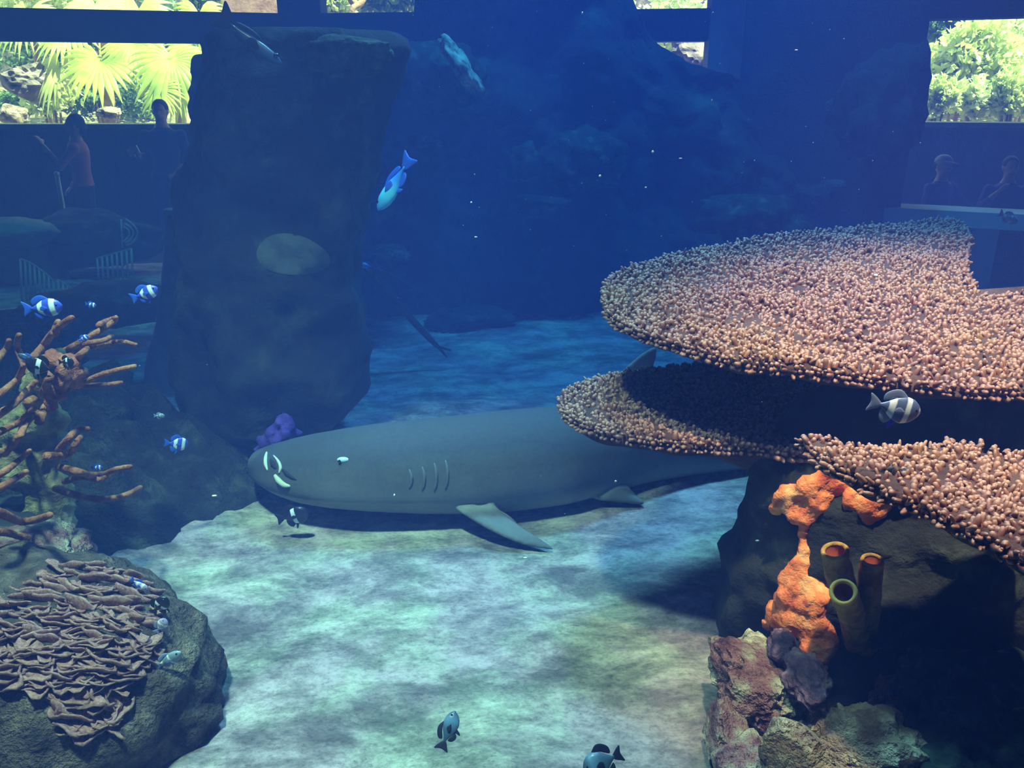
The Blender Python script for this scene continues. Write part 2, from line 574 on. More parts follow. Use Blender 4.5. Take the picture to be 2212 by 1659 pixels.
# enclosure: unseen ceiling, added over the tank to shut out the sun, side walls, wall behind the visitor
mb = MB().box((-9, -3.2, 6.5), (9, 8.8, 6.7))
mb.box((-9, 8.6, 3.5), (9, 8.8, 6.5))
mb.box((-9, 8.8, 3.4), (2.4, 11.2, 3.55))
mb.box((2.4, 8.8, 3.4), (9, 9.3, 3.55))
tag(mb.obj('ceiling', M['hall_dark'], smooth=False), 'unseen dark ceiling over tank and walkway, added to keep sun off the tank', 'ceiling', kind='structure')
tag(MB().box((-9.2, -3.2, -0.4), (-9.0, 11.2, 6.7)).obj('wall_left', M['hall_dark'], smooth=False), 'dark side wall of the hall', 'wall', kind='structure')
tag(MB().box((9.0, -3.2, -0.4), (9.2, 9.5, 6.7)).obj('wall_right', M['hall_dark'], smooth=False), 'dark opposite side wall of the hall', 'wall', kind='structure')
tag(MB().box((-9.2, -3.4, -0.4), (9.2, -3.2, 6.7)).obj('wall_rear', M['hall_dark'], smooth=False), 'dark wall behind the visitors', 'wall', kind='structure')
tag(MB().box((-9, -3.2, -0.42), (9, 11.2, -0.2)).obj('floor_hall', M['hall_dark'], smooth=False), 'dark walkway floor around the tank', 'floor', kind='structure')

# far frame of the tank: beam, transoms, piers
frame = tag(empty('wall_back', (0, 8.2, 0)), 'dark frame of beams and piers round the far tank windows', 'wall', kind='structure')


def child(o, parent):
    o.parent = parent
    o.matrix_parent_inverse = Matrix.Translation(parent.location).inverted()
    return o


A = P(-260, 60, 7.6)
B = P(640, 60, 8.5)
C = P(1545, 60, 7.9)
zb0, zb1 = P(640, 95, 8.5).z, P(640, 29, 8.5).z
child(wallseg('beam', (A.x, A.y), (B.x, B.y), zb0, zb1, 0.25, M['frame_dark']), frame)
child(wallseg('beam', (B.x, B.y), (C.x, C.y), zb0, zb1, 0.25, M['frame_dark']), frame)
# mullion over the beam and pier below it
a_, b_ = P(605, 20, 8.55), P(697, 20, 8.55)
child(wallseg('mullion', (a_.x, 8.45), (b_.x, 8.45), zb1, 3.6, 0.3, M['frame_dark']), frame)
a_, b_ = P(442, 180, 8.4), P(1120, 180, 8.4)
child(wallseg('pier', (a_.x, 8.42), (b_.x, 8.42), -0.2, zb0 + 0.02, 0.25, M['frame_dark']), frame)
a_, b_ = P(936, 10, 8.4), P(1352, 10, 8.4)
child(wallseg('pier', (a_.x, 8.42), (b_.x, 8.42), zb1 - 0.02, 3.6, 0.25, M['frame_dark']), frame)
a_, b_ = P(1532, 90, 7.85), P(1640, 90, 7.85)
child(wallseg('post', (a_.x, 7.85), (b_.x, 7.85), -0.2, 6.5, 0.2, M['frame_grey']), frame)
a_, b_ = P(1600, 150, 6.9), P(1992, 150, 6.4)
child(wallseg('pier', (a_.x, a_.y), (b_.x, b_.y), -0.2, 6.5, 0.3, M['frame_dark']), frame)
D, E = P(1985, 150, 6.42), P(2560, 150, 5.75)
zt, zs0, zs1 = P(1998, 41, 6.4).z, P(1965, 480, 6.4).z, P(1965, 447, 6.4).z
child(wallseg('lintel', (D.x, D.y), (E.x, E.y), zt, 3.6, 0.25, M['frame_dark']), frame)
child(wallseg('sill', (D.x - 0.12, D.y - 0.05), (E.x, E.y - 0.05), zs0, zs1, 0.3, M['frame_grey']), frame)
a_, b_ = P(2086, 560, 6.3), P(2142, 560, 6.25)
child(wallseg('post', (a_.x, 6.28), (b_.x, 6.22), -0.2, zs0, 0.25, M['frame_grey']), frame)
child(wallseg('base_panel', (D.x - 0.1, 6.62), (E.x, 6.1), -0.2, zs0, 0.1, M['frame_dark']), frame)
# clear panes
pa, pb = P(-260, 300, 7.75), P(445, 300, 8.5)
tag(wallseg('window_1', (pa.x, 7.75), (pb.x, 8.46), -0.1, zb0, 0.05, M['acrylic']), 'clear acrylic pane below the far beam', 'window', kind='structure')
tag(wallseg('window_2', (D.x, D.y + 0.1), (E.x, E.y + 0.1), zs1, zt, 0.05, M['acrylic']), 'clear acrylic pane beside the wide pier', 'window', kind='structure')

# parapets between walkway and garden
YP = 11.0
zp = P(200, 268, YP).z
par = tag(empty('trim_1', (0, YP, 0)), 'dark parapet with a pale coping under the palm garden', 'parapet', kind='structure')
child(wallseg('parapet_wall', (-9, YP), (1.6, YP), -0.2, zp - 0.05, 0.25, M['parapet']), par)
child(wallseg('coping', (-9, YP - 0.04), (1.6, YP - 0.04), zp - 0.05, zp, 0.34, M['coping']), par)
YQ = 9.3
zq = P(2100, 262, YQ).z
par2 = tag(empty('trim_2', (0, YQ, 0)), 'dark parapet with a pale coping under the pale shrubs', 'parapet', kind='structure')
child(wallseg('parapet_wall', (3.3, YQ), (9, YQ - 1.2), -0.2, zq - 0.05, 0.25, M['parapet']), par2)
child(wallseg('coping', (3.3, YQ - 0.03), (9, YQ - 1.23), zq - 0.05, zq, 0.34, M['coping']), par2)

# reef wall at the back
def reef_top(x):
    return float(np.interp(x, [-2.6, -1.6, -0.78, -0.60, 0.6, 1.05, 1.25, 1.65, 2.0, 2.4, 3.2, 5.0], [1.9, 2.05, 2.12, 2.9, 2.9, P(1392, 78, 7.1).z + 0.05, P(1440, 118, 7.1).z, P(1535, 158, 7.1).z, P(1600, 185, 7.0).z, 1.55, 1.35, 1.2]))


mb = MB()
NU, NV = 170, 110
for j in range(NV):
    t = j / (NV - 1)
    for i in range(NU):
        x = -2.4 + 5.5 * i / (NU - 1)
        zt_ = reef_top(x)
        if t < 0.82:
            q = t / 0.82
            z = -0.1 + (zt_ + 0.1) * q
            y0 = 6.42 + 0.55 * q ** 1.5 + 0.05 * math.sin(x * 3)
        else:
            q = (t - 0.82) / 0.18
            z = zt_ - 0.25 * q * q
            y0 = 6.97 + 0.7 * q
        pn = Vector((x * 1.1, z * 1.4, y0 * 0.6))
        dn = 0.38 * noise.fractal(pn, 0.8, 2.0, 5) + 0.12 * abs(noise.noise(pn * 4.1))
        z += 0.05 * noise.noise(Vector((x * 5, z * 3, 2.2))) if j > 2 else 0
        mb.v.append((x, y0 - dn * min(1, 0.25 + q if t < 0.3 else 1), z))
mb.f = [(j * NU + i, j * NU + i + 1, (j + 1) * NU + i + 1, (j + 1) * NU + i) for j in range(NV - 1) for i in range(NU - 1)]
tag(mb.obj('reef_wall', M['reef_rock']), 'dark craggy reef wall rising at the back of the sand', 'reef wall')

# ================================================================== ROCKS, PILLAR, BANK
def loft(rings, seg, fn, cap=True):
    """rings: list of (cx, cy, z, rx, ry); fn(i, k, point) -> point"""
    mbx = MB()
    for i, (cx, cy, z, rx, ry) in enumerate(rings):
        for k in range(seg):
            th = 2 * math.pi * k / seg
            mbx.v.append(tuple(fn(Vector((cx + rx * math.cos(th), cy + ry * math.sin(th), z)), Vector((math.cos(th), math.sin(th), 0)))))
    n = seg
    for i in range(len(rings) - 1):
        for k in range(n):
            mbx.f.append((i * n + k, i * n + (k + 1) % n, (i + 1) * n + (k + 1) % n, (i + 1) * n + k))
    if cap:
        mbx.f.append(tuple(reversed(range(n))))
        mbx.f.append(tuple(range((len(rings) - 1) * n, len(rings) * n)))
    return mbx


def column_rings(rows, Yc, n, ryf=0.9):
    """rows: (py, px_left, px_right) silhouettes at distance Yc, top to bottom"""
    out = []
    y0, y1 = rows[0][0], rows[-1][0]
    for i in range(n):
        py = y1 + (y0 - y1) * i / (n - 1)
        l, r = lerp_table(rows, py)
        a, b_ = P(l, py, Yc), P(r, py, Yc)
        rx = (b_.x - a.x) / 2
        out.append(((a.x + b_.x) / 2, Yc, a.z, rx, rx * ryf))
    return out


# the big dark pillar behind the shark's nose
rows = [(68, 470, 830), (84, 452, 855), (110, 446, 866), (200, 440, 858), (300, 434, 840), (400, 425, 815), (520, 408, 790), (600, 398, 775), (690, 398, 772), (760, 400, 800), (840, 405, 803),
        (880, 412, 775), (920, 425, 730), (950, 445, 690), (980, 470, 640), (1000, 490, 620)]
YPIL = 4.0
rg = column_rings(rows, YPIL, 70)


def pf(p, n):
    d = 0.10 * noise.fractal(Vector((p.x * 2.2, p.y * 2.2, p.z * 1.8)), 0.8, 2.0, 4) + 0.02 * noise.noise(p * 11)
    return p + n * d


pil = tag(empty('rock_pillar', (rg[0][0], YPIL, 0)), 'huge dark rock pillar with a pale oval patch', 'pillar')
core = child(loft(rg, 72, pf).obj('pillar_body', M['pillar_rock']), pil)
bvh = BVHTree.FromObject(core, bpy.context.evaluated_depsgraph_get())


def bvh_of(o):
    me = o.data
    return BVHTree.FromPolygons([o.matrix_world @ v.co for v in me.vertices], [tuple(p.vertices) for p in me.polygons])


def raw_bvh(mesh_obj):
    me = mesh_obj.data
    return BVHTree.FromPolygons([v.co.copy() for v in me.vertices], [tuple(p.vertices) for p in me.polygons])


def hit(bv, px, py):
    """where the sight line through that pixel meets a built surface"""
    loc, nrm, _, _ = bv.ray_cast(Vector((0, 0, CZ)), ray(px, py).normalized())
    return (loc, nrm) if loc is not None else (None, None)


bp = raw_bvh(core)
# pale oval algae patch standing slightly proud of the pillar
mb = MB()
cpx, cpy, ax, ay, tl = 631, 551, 80, 44, R(8)
ringn, radn = 40, 6
cidx = None
for j in range(radn + 1):
    for k in range(ringn):
        th = 2 * math.pi * k / ringn
        rr = j / radn
        w_ = 1 + 0.05 * math.sin(3 * th + 1)
        dx, dy = ax * rr * w_ * math.cos(th), ay * rr * w_ * math.sin(th)
        px, py = cpx + dx * math.cos(tl) - dy * math.sin(tl), cpy + dx * math.sin(tl) + dy * math.cos(tl)
        l, nn = hit(bp, px, py)
        if l is None:
            l = P(px, py, YPIL - 0.3)
        mb.v.append(tuple(l - ray(px, py).normalized() * (0.012 * (1 - rr ** 4) + 0.002)))
for j in range(radn):
    for k in range(ringn):
        mb.f.append((j * ringn + k, j * ringn + (k + 1) % ringn, (j + 1) * ringn + (k + 1) % ringn, (j + 1) * ringn + k))
tag(child(mb.obj('algae_patch', M['algae_disc']), pil), 'pale green oval patch')

# grey flared buttress behind the pillar
rows = [(452, 357, 520), (480, 356, 520), (600, 352, 520), (700, 336, 520), (800, 318, 540), (880, 308, 560), (940, 316, 620), (985, 330, 680)]
rg = column_rings(rows, 4.75, 40, 0.5)
tag(loft(rg, 48, lambda p, n: p + n * 0.03 * noise.fractal(p * 2.5, 0.8, 2, 3)).obj('flared_buttress', M['grey_concrete']),
    'grey flared concrete buttress beside the dark pillar', 'buttress')

# dark rock bank on the left, sloping down to the lit sand
edge = [FL(px, py) for px, py in ((60, 1350), (150, 1290), (240, 1225), (330, 1192), (430, 1155), (520, 1122), (600, 1098), (655, 1062), (640, 1030), (560, 1015), (480, 1000), (400, 960))]
edge = catmull(edge, 5)
mb = MB()
NR = 30
for j in range(NR):
    t = j / (NR - 1)
    for e in edge:
        tgt = Vector((-3.6, e.y + 0.9, 0))
        p = e.lerp(tgt, t)
        h = 0.40 * min(1, t * 2.2) ** 0.8 + 0.15 * t
        p.z = -0.05 + h + 0.24 * min(1, t * 4) * noise.fractal(Vector((p.x * 3.1, p.y * 3.1, 0.5)), 0.7, 2, 6) + 0.05 * noise.noise(Vector((p.x * 11, p.y * 11, 3)))
        if j < 3:
            p += Vector((0.05 * noise.noise(Vector((p.x * 7, p.y * 7, 1))), 0.06 * noise.noise(Vector((p.x * 6, p.y * 6, 5))), 0))
        mb.v.append(tuple(p))
ne = len(edge)
mb.f = [(j * ne + i, j * ne + i + 1, (j + 1) * ne + i + 1, (j + 1) * ne + i) for j in range(NR - 1) for i in range(ne - 1)]
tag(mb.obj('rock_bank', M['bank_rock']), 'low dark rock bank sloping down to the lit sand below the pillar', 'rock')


def rock(name, px, py, Y, rpx, label, mat, seed=1, facet=0.0, amp=0.28, sub=4, ry=None, rz=0.0, group=None, cat='rock', freq=1.3):
    c_ = P(px, py, Y)
    rx, rzv = wpx(rpx[0], c_), wpx(rpx[1], c_)
    me = rock_mesh((rx, ry or (rx + rzv) / 2, rzv), seed, sub, amp, freq, facet, name, rz)
    o = mk(name, me, M[mat], smooth=facet == 0)
    o.location = c_
    tag(o, label, cat, group)
    return o


# lumps on the reef wall and dim rocks seen through the water
rock('reef_boulder', 1262, 345, 6.35, (98, 62), 'large dim teal boulder jutting from the reef wall', 'green_rock', 11, amp=0.4)
rock('reef_boulder', 1128, 350, 6.3, (40, 38), 'small dim teal boulder beside the larger one on the reef wall', 'green_rock', 12, amp=0.4)
rock('reef_boulder', 1175, 445, 6.2, (62, 26), 'low purplish boulder under the teal ones on the reef wall', 'reef_rock', 13, amp=0.4)
rock('reef_boulder', 1620, 478, 5.9, (110, 52), 'broad teal boulder behind the upper table coral', 'green_rock', 14, amp=0.4)
rock('reef_boulder', 1900, 245, 6.15, (88, 120), 'tall bluish boulder leaning on the wide pier', 'reef_rock', 15, amp=0.6, ry=0.22)
rock('reef_boulder', 745, 120, 3.56, (92, 44), 'flat teal lump clinging near the pillar top', 'green_rock', 16, amp=0.35, ry=0.06)
rock('reef_boulder', 945, 165, 6.1, (95, 72), 'rounded teal boulder under the pale ledge', 'green_rock', 17, amp=0.35)
o = rock('reef_ledge', 995, 140, 5.75, (20, 62), 'narrow pale brown ledge slanting down the reef wall', 'ledge_rock', 18, amp=0.45, ry=0.12)
o.rotation_euler = (0, R(-38), 0)
rock('reef_boulder', 905, 312, 6.0, (52, 17), 'thin grey boulder above the bright blue fish', 'green_rock', 19, amp=0.5)
rock('reef_boulder', 838, 558, 5.6, (44, 26), 'small greenish boulder beside the forked branch', 'green_rock', 20, amp=0.45)
rock('reef_boulder', 1010, 690, 6.1, (90, 26), 'low dark boulder on the far edge of the sand', 'reef_rock', 21, amp=0.4)

# far corner seen past the pillar
rock('grey_boulder', 25, 505, 7.5, (95, 36), 'smooth grey boulder beyond the slatted rail', 'grey_slab', 22, amp=0.15)
o = MB().box((-0.55, -0.2, 0), (0.35, 0.25, 0.38)).obj('olive_block', M['olive_slab'], smooth=False)
q = P(40, 598, 7.6)
o.location = (q.x, 7.6, 0.0)
tag(o, 'squat olive grey block under the smooth grey boulder', 'block')
bv_ = o.modifiers.new('b', 'BEVEL')
bv_.width = 0.03
rock('far_boulder', 200, 520, 8.0, (140, 58), 'wide black boulder between slatted rails and pillar', 'dark_rock', 23, amp=0.3)
rock('far_boulder', 225, 655, 5.6, (160, 42), 'dark boulder in front of the lit strip of far sand', 'dark_rock', 24, amp=0.3)
rock('far_boulder', 40, 740, 4.6, (150, 70), 'dark teal boulder behind the branching coral', 'bank_rock', 25, amp=0.35)
rock('far_boulder', 215, 905, 3.7, (105, 90), 'black boulder between branching coral and buttress', 'bank_rock', 26, amp=0.6)


# slatted rails: posts joined by a top rail, each slat a part
def slat_rail(rows, Y, label):
    root = empty('slatted_rail', tuple(P(rows[0][0], rows[0][2], Y)))
    tops = []
    for px, t, bt in rows:
        a, b_ = P(px, t, Y), P(px + 4, bt, Y)
        mbx = MB().tube([b_, a], wpx(2.6, a), 6)
        child(mbx.obj('slat', M['pale_metal']), root)
        tops.append(a)
    child(MB().tube(tops, wpx(2.2, tops[0]), 6).obj('rail', M['frame_grey']), root)
    child(MB().tube([P(px + 4, bt, Y) for px, t, bt in rows], wpx(2.2, tops[0]), 6).obj('rail', M['frame_grey']), root)
    return tag(root, label, 'rail', 'slatted rails')


slat_rail([(44 + 10.2 * i, 560 + (i ** 1.4) * 3.0 if i < 8 else 590 + 7 * (i - 6), 655 + 4.2 * i) for i in range(13)], 6.6, 'long pale slatted rail standing beside the olive grey block')
slat_rail([(210 + 10.5 * i, 558 - 3 * i, 618 - 1.5 * i) for i in range(8)], 7.2, 'short pale slatted rail in front of the wide black boulder')
# curved pale wire hoops
root = empty('wire_hoop', tuple(P(285, 535, 7.2)))
for dx, hh in ((0, 26), (-9, 17), (-17, 10)):
    pts = [P(272 + (dx * 0.3), 500 - hh, 7.2), P(290 + dx * 0.8, 500 - hh * 0.45, 7.2), P(297 + dx, 505, 7.2), P(288 + dx * 0.8, 512 + hh * 0.4, 7.2), P(272 + dx * 0.3, 518 + hh * 0.45, 7.2)]
    child(MB().tube(catmull(pts, 5), wpx(2.2, pts[0]), 6).obj('hoop', M['pale_metal']), root)
child(MB().tube([P(262, 474, 7.2), P(264, 535, 7.2)], wpx(2.2, pts[0]), 6).obj('stake', M['pale_metal']), root)
tag(root, 'pale wire hoops curving over the wide black boulder', 'hoop')

# dark forked branch slanting over the sand
root = empty('driftwood_branch', tuple(FL(965, 775)))
tr = [P(776, 566, 5.0), P(830, 625, 5.02), P(880, 680, 5.05), P(925, 728, 5.08), P(945, 748, 5.1)]
child(MB().tube(catmull(tr, 5), [wpx(5 + 3 * math.sin(math.pi * i / 20), tr[0]) for i in range(21)], 8).obj('branch_stem', M['branch_wood']), root)
for e in ((966, 772), (974, 757)):
    child(MB().tube([tr[3], tr[4], P(*e, 5.12)], [wpx(5, tr[0]), wpx(4, tr[0]), wpx(2.5, tr[0])], 6).obj('twig', M['branch_wood']), root)
tw = [P(800, 575, 5.0), P(870, 608, 5.2), P(940, 650, 5.5), P(978, 673, 5.6)]
child(MB().tube(catmull(tw, 5), [wpx(4 - 0.12 * i, tw[0]) for i in range(16)], 6).obj('twig', M['branch_wood']), root)
tag(root, 'dark slender forked branch slanting over the far sand', 'branch')

# purple coral at the pillar foot, and a small patch higher up
def lumps(name, spots, Yb, mat, voxel, label, cat):
    mbx = MB()
    for px, py, r, dy in spots:
        c_ = P(px, py, Yb + dy)
        mbx.ball(c_, (wpx(r, c_), wpx(r, c_) * 0.8, wpx(r, c_)), 10, 7)
    me = remeshed(mbx, voxel, 3, name)
    o = mk(name, me, M[mat])
    for vtx in me.vertices:
        vtx.co += vtx.normal * 0.012 * noise.noise(vtx.co * 40)
    return tag(o, label, cat)


lumps('purple_coral', [(580, 960, 24, 0), (600, 935, 24, 0.02), (572, 985, 20, 0), (625, 918, 16, 0.02), (615, 900, 9, 0.02), (612, 889, 6, 0.02), (640, 935, 12, 0.04), (590, 1005, 20, 0.05), (562, 948, 11, 0.0), (604, 912, 13, 0.0), (582, 934, 13, -0.02), (560, 972, 12, -0.01), (618, 940, 14, -0.02), (628, 903, 7, 0.02), (596, 960, 12, -0.04)],
      3.5, 'purple_coral', 0.012, 'lumpy purple coral at the pillar foot by the shark snout', 'coral')
lumps('purple_coral', [(405, 425, 26, 0), (425, 440, 20, 0), (390, 410, 16, 0)], 3.9, 'purple_coral', 0.016, 'small dim purple coral high on the pillar edge', 'coral')

# ================================================================== THE SHARK
ST = [(566, 976, 998, 1.2, .115), (572, 966, 1022, 1.3, .10), (590, 956, 1046, 1.35, .09), (625, 947, 1068, 1.32, .075), (665, 940, 1084, 1.28, .06), (720, 931, 1097, 1.2, .05), (800, 919, 1107, 1.12, .04),
      (900, 908, 1112, 1.05, .025), (1000, 897, 1111, 1.0, .015), (1100, 886, 1103, 1.0, .005), (1200, 878, 1090, 1.0, .0), (1300, 882, 1066, 0.95, .0), (1380, 897, 1045, 0.88, .005),
      (1460, 916, 1033, 0.82, .01), (1550, 936, 1021, 0.75, .015), (1640, 953, 1010, 0.7, .02), (1720, 966, 1004, 0.62, .025), (1800, 976, 1000, 0.5, .03), (1900, 982, 997, 0.35, .04)]
SPINE = []
for i in range(90):
    t = i / 89
    px = 566 + (1900 - 566) * (t ** 1.25)
    top, bot, wf, cl = lerp_table(ST, px)
    cy, hp = (top + bot) / 2, (bot - top) / 2
    Y = 3.2
    for _ in range(6):
        c_ = P(px, cy, Y)
        hz = wpx(hp, c_) * 0.99
        d = ray(px, cy)
        zc = hz + cl
        Y = d.y * ((zc - CZ) / d.z)
    c_ = P(px, cy, Y)
    SPINE.append((c_, hz, hz * wf))
# smooth distances along the body
for _ in range(4):
    SPINE = [((SPINE[max(i - 1, 0)][0] + 2 * SPINE[i][0] + SPINE[min(i + 1, 89)][0]) / 4 if 0 < i < 89 else SPINE[i][0], SPINE[i][1], SPINE[i][2]) for i in range(90)]
mb = MB()
SEG = 40
for i, (c_, hz, hy) in enumerate(SPINE):
    tn = (SPINE[min(i + 1, 89)][0] - SPINE[max(i - 1, 0)][0])
    tn.z = 0
    tn.normalize()
    side = Vector((tn.y, -tn.x, 0))          # towards the viewer
    if side.y > 0:
        side = -side
    for k in range(SEG):
        th = 2 * math.pi * k / SEG
        cs, sn = math.cos(th), math.sin(th)
        zz = math.copysign(abs(sn) ** 0.92, sn)
        # cheek overhangs a narrower throat
        hd_ = math.exp(-((c_.x - P(820, 1010, 3.2).x) / 0.36) ** 2)
        q_ = min(1.0, max(0.0, (-sn - 0.32) / 0.22))
        nk = 1 - 0.26 * hd_ * q_ * q_ * (3 - 2 * q_)
        mb.v.append(tuple(c_ + side * (nk * hy * math.copysign(abs(cs) ** 0.9, cs)) + Vector((0, 0, hz * zz))))
for i in range(89):
    for k in range(SEG):
        mb.f.append((i * SEG + k, (i + 1) * SEG + k, (i + 1) * SEG + (k + 1) % SEG, i * SEG + (k + 1) % SEG))
mb.f.append(tuple(range(SEG)))
mb.f.append(tuple(reversed(range(89 * SEG, 90 * SEG))))


def fin(mbx, outline, th):
    """a closed lens-shaped blade from a 3D outline (roughly planar), thick at its middle"""
    pts = catmull([Vector(p) for p in outline] + [Vector(outline[0])], 6)[:-1]
    cen = sum(pts, Vector()) / len(pts)
    nrm = Vector()
    for i in range(len(pts)):
        nrm += (pts[i] - cen).cross(pts[(i + 1) % len(pts)] - cen)
    nrm.normalize()
    n = len(pts)
    v, f = [], []
    levels = [(1.0, 0.10), (0.93, 0.45), (0.7, 0.8), (0.35, 1.0)]
    for sgn in (1, -1):
        off = len(v)
        for q, h in levels:
            for p in pts:
                v.append(cen + (p - cen) * q + nrm * (sgn * th * h))
        v.append(cen + nrm * sgn * th)
        for j in range(3):
            for k in range(n):
                qd = (off + j * n + k, off + j * n + (k + 1) % n, off + (j + 1) * n + (k + 1) % n, off + (j + 1) * n + k)
                f.append(qd if sgn > 0 else tuple(reversed(qd)))
        for k in range(n):
            t3 = (off + 3 * n + k, off + 3 * n + (k + 1) % n, off + 4 * n)
            f.append(t3 if sgn > 0 else tuple(reversed(t3)))
    o2 = 4 * n + 1
    for k in range(n):
        f.append((k, o2 + k, o2 + (k + 1) % n, (k + 1) % n))
    mbx.add(v, f)


def G(px, py, z):
    return FL(px, py, z)


fin(mb, [P(940, 1060, 3.12), P(985, 1100, 2.99), G(1060, 1146, .075), G(1130, 1176, .035), G(1196, 1187, .018), G(1165, 1168, .03), G(1126, 1140, .06), P(1085, 1108, 3.0), P(1030, 1062, 3.1), P(985, 1030, 3.18)], 0.020)
# inner lobe of the pectoral fin
fin(mb, [P(1040, 1085, 3.03), G(1085, 1125, .06), G(1130, 1152, .03), G(1118, 1132, .05), P(1090, 1110, 3.05)], 0.014)
# far pectoral
sp = SPINE[40][0]
fin(mb, [sp + Vector((-.1, .12, -.1)), sp + Vector((.05, .42, -.17)), sp + Vector((.3, .52, -.19)), sp + Vector((.22, .38, -.18)), sp + Vector((.12, .14, -.1))], 0.02)
# pelvic fins
fin(mb, [P(1240, 1045, 3.2), P(1285, 1078, 3.2), G(1345, 1086, .035), G(1392, 1090, .02), G(1376, 1072, .03), P(1352, 1048, 3.3), P(1325, 1020, 3.35), P(1275, 1010, 3.3)], 0.022)
sp = SPINE[64][0]
fin(mb, [sp + Vector((-.1, .08, -.08)), sp + Vector((.05, .3, -.12)), sp + Vector((.22, .34, -.13)), sp + Vector((.15, .1, -.08))], 0.02)
# dorsal fins
fin(mb, [P(1310, 905, 3.4), P(1335, 815, 3.42), P(1378, 770, 3.45), P(1412, 748, 3.47), P(1420, 756, 3.48), P(1412, 790, 3.48), P(1405, 830, 3.48), P(1410, 925, 3.48)], 0.016)
fin(mb, [P(1545, 955, 3.62), P(1580, 915, 3.66), P(1608, 900, 3.70), P(1604, 930, 3.70), P(1615, 970, 3.70)], 0.014)
# anal fin and long tail fin
fin(mb, [P(1590, 1000, 3.66), P(1625, 1018, 3.69), P(1660, 1020, 3.74), P(1655, 1000, 3.74), P(1640, 985, 3.72)], 0.014)
tl0 = SPINE[-1][0]
fin(mb, [P(1720, 985, 3.86), P(1800, 945, 3.98), P(1920, 930, 4.15), P(2030, 935, 4.3), P(2020, 965, 4.29), P(1930, 990, 4.17), P(1850, 1005, 4.05), P(1780, 1000, 3.95)], 0.015)
me = remeshed(mb, 0.0085, 5, 'shark_body')
fl = []
cx = np.array([c_.x for c_, _, _ in SPINE])
cz = np.array([c_.z for c_, _, _ in SPINE])
chz = np.array([h for _, h, _ in SPINE])
co = np.empty(len(me.vertices) * 3)
me.vertices.foreach_get('co', co)
co = co.reshape(-1, 3)
zc = np.interp(co[:, 0], cx, cz)
hh = np.interp(co[:, 0], cx, chz)
flv = np.clip((co[:, 2] - zc) / (hh + 1e-3) * 0.5 + 0.5, 0, 1)
cyv = np.interp(co[:, 0], cx, np.array([c_.y for c_, _, _ in SPINE]))
chy = np.interp(co[:, 0], cx, np.array([h for _, _, h in SPINE]))
off = np.clip((np.abs(co[:, 1] - cyv) - chy * 0.90) / 0.05, 0, 1)          # fins are evenly blue-grey
off = np.where(co[:, 2] < zc + 0.2 * hh, off, 0)
flv = flv * (1 - off) + np.maximum(flv, 0.60) * off
up = np.clip((co[:, 2] - zc - hh) / 0.04, 0, 1)
flv = flv * (1 - up) + 0.56 * up
at = me.attributes.new('flank', 'FLOAT', 'POINT')
at.data.foreach_set('value', flv.astype(np.float32))
shark = tag(empty('nurse_shark', (SPINE[40][0].x, SPINE[40][0].y, 0)), 'large blue-grey nurse shark resting on the sand by the pillar', 'shark')
body = child(mk('shark_body', me, M['hide']), shark)
bs = raw_bvh(body)


def surf(px, py, lift=0.0, Yd=3.1):
    l, n_ = hit(bs, px, py)
    if l is None:
        l = P(px, py, Yd)
        n_ = Vector((0, -1, 0))
    return l + n_ * lift


e = surf(741, 993, 0.0)
eo = child(MB().ball(e, (0.024, 0.012, 0.011), 16, 10).obj('eye', M['shark_eye']), shark)
tag(eo, 'pale blue shining eye')
pu = child(MB().ball(e + Vector((-0.012, -0.013, -0.002)), (0.006, 0.005, 0.008), 10, 8).obj('pupil', M['eye_dark']), eo)
pu.parent = eo
pu.matrix_parent_inverse = Matrix()
for px, y0, y1 in ((884, 1014, 1056), (912, 1008, 1060), (938, 1000, 1062), (962, 994, 1058)):
    pts = [surf(px + 5 * math.sin((py - y0) / (y1 - y0) * math.pi), py, 0.0005) for py in np.linspace(y0, y1, 9)]
    child(MB().tube(pts, [0.002, .004, .006, .007, .007, .007, .006, .004, .002], 8).obj('gill_slit', M['hide_slit']), shark)
# mouth, lips, nostril flaps, barbels
def strip(name, pix, rads, mat, lift, label=None):
    line = catmull([surf(px, py, lift) for px, py in pix], 4)
    rr_ = [float(np.interp(i / (len(line) - 1), np.linspace(0, 1, len(rads)), rads)) for i in range(len(line))]
    return tag(child(MB().tube(line, rr_, 8).obj(name, M[mat]), shark), label)


strip('barbel', [(577, 978), (575, 990), (575, 1003), (579, 1016)], [.004, .008, .008, .003], 'hide_pale', 0.003, 'pale fleshy barbel')
strip('nostril', [(584, 992), (590, 1003), (597, 1013)], [.004, .013, .005], 'hide_lip', -0.002)
strip('barbel', [(592, 985), (602, 997), (607, 1010), (604, 1022)], [.003, .006, .007, .004], 'hide_pale', 0.003, 'pale fleshy barbel')
strip('mouth', [(609, 1014), (618, 1022), (630, 1031), (641, 1037)], [.004, .010, .008, .003], 'hide_lip', -0.002)
strip('lip', [(594, 1026), (602, 1037), (614, 1047), (627, 1050)], [.006, .013, .012, .004], 'hide_pale', 0.001, 'pale lower lip')

# ================================================================== TABLE CORALS
def on_plane(px, py, pl):
    """pl = (Y0, z0, slope): plane z = z0 + slope * (Y - Y0)"""
    Y0, z0, s = pl
    d = ray(px, py)
    t = (z0 - s * Y0 - CZ) / (d.z - s * d.y)
    return d * t + Vector((0, 0, CZ))


def in_poly(x, y, poly):
    c_ = np.zeros(len(x), bool)
    n = len(poly)
    for i in range(n):
        x0, y0 = poly[i]
        x1, y1 = poly[(i + 1) % n]
        if y0 == y1:
            continue
        c_ ^= ((y0 > y) != (y1 > y)) & (x < (x1 - x0) * (y - y0) / (y1 - y0) + x0)
    return c_


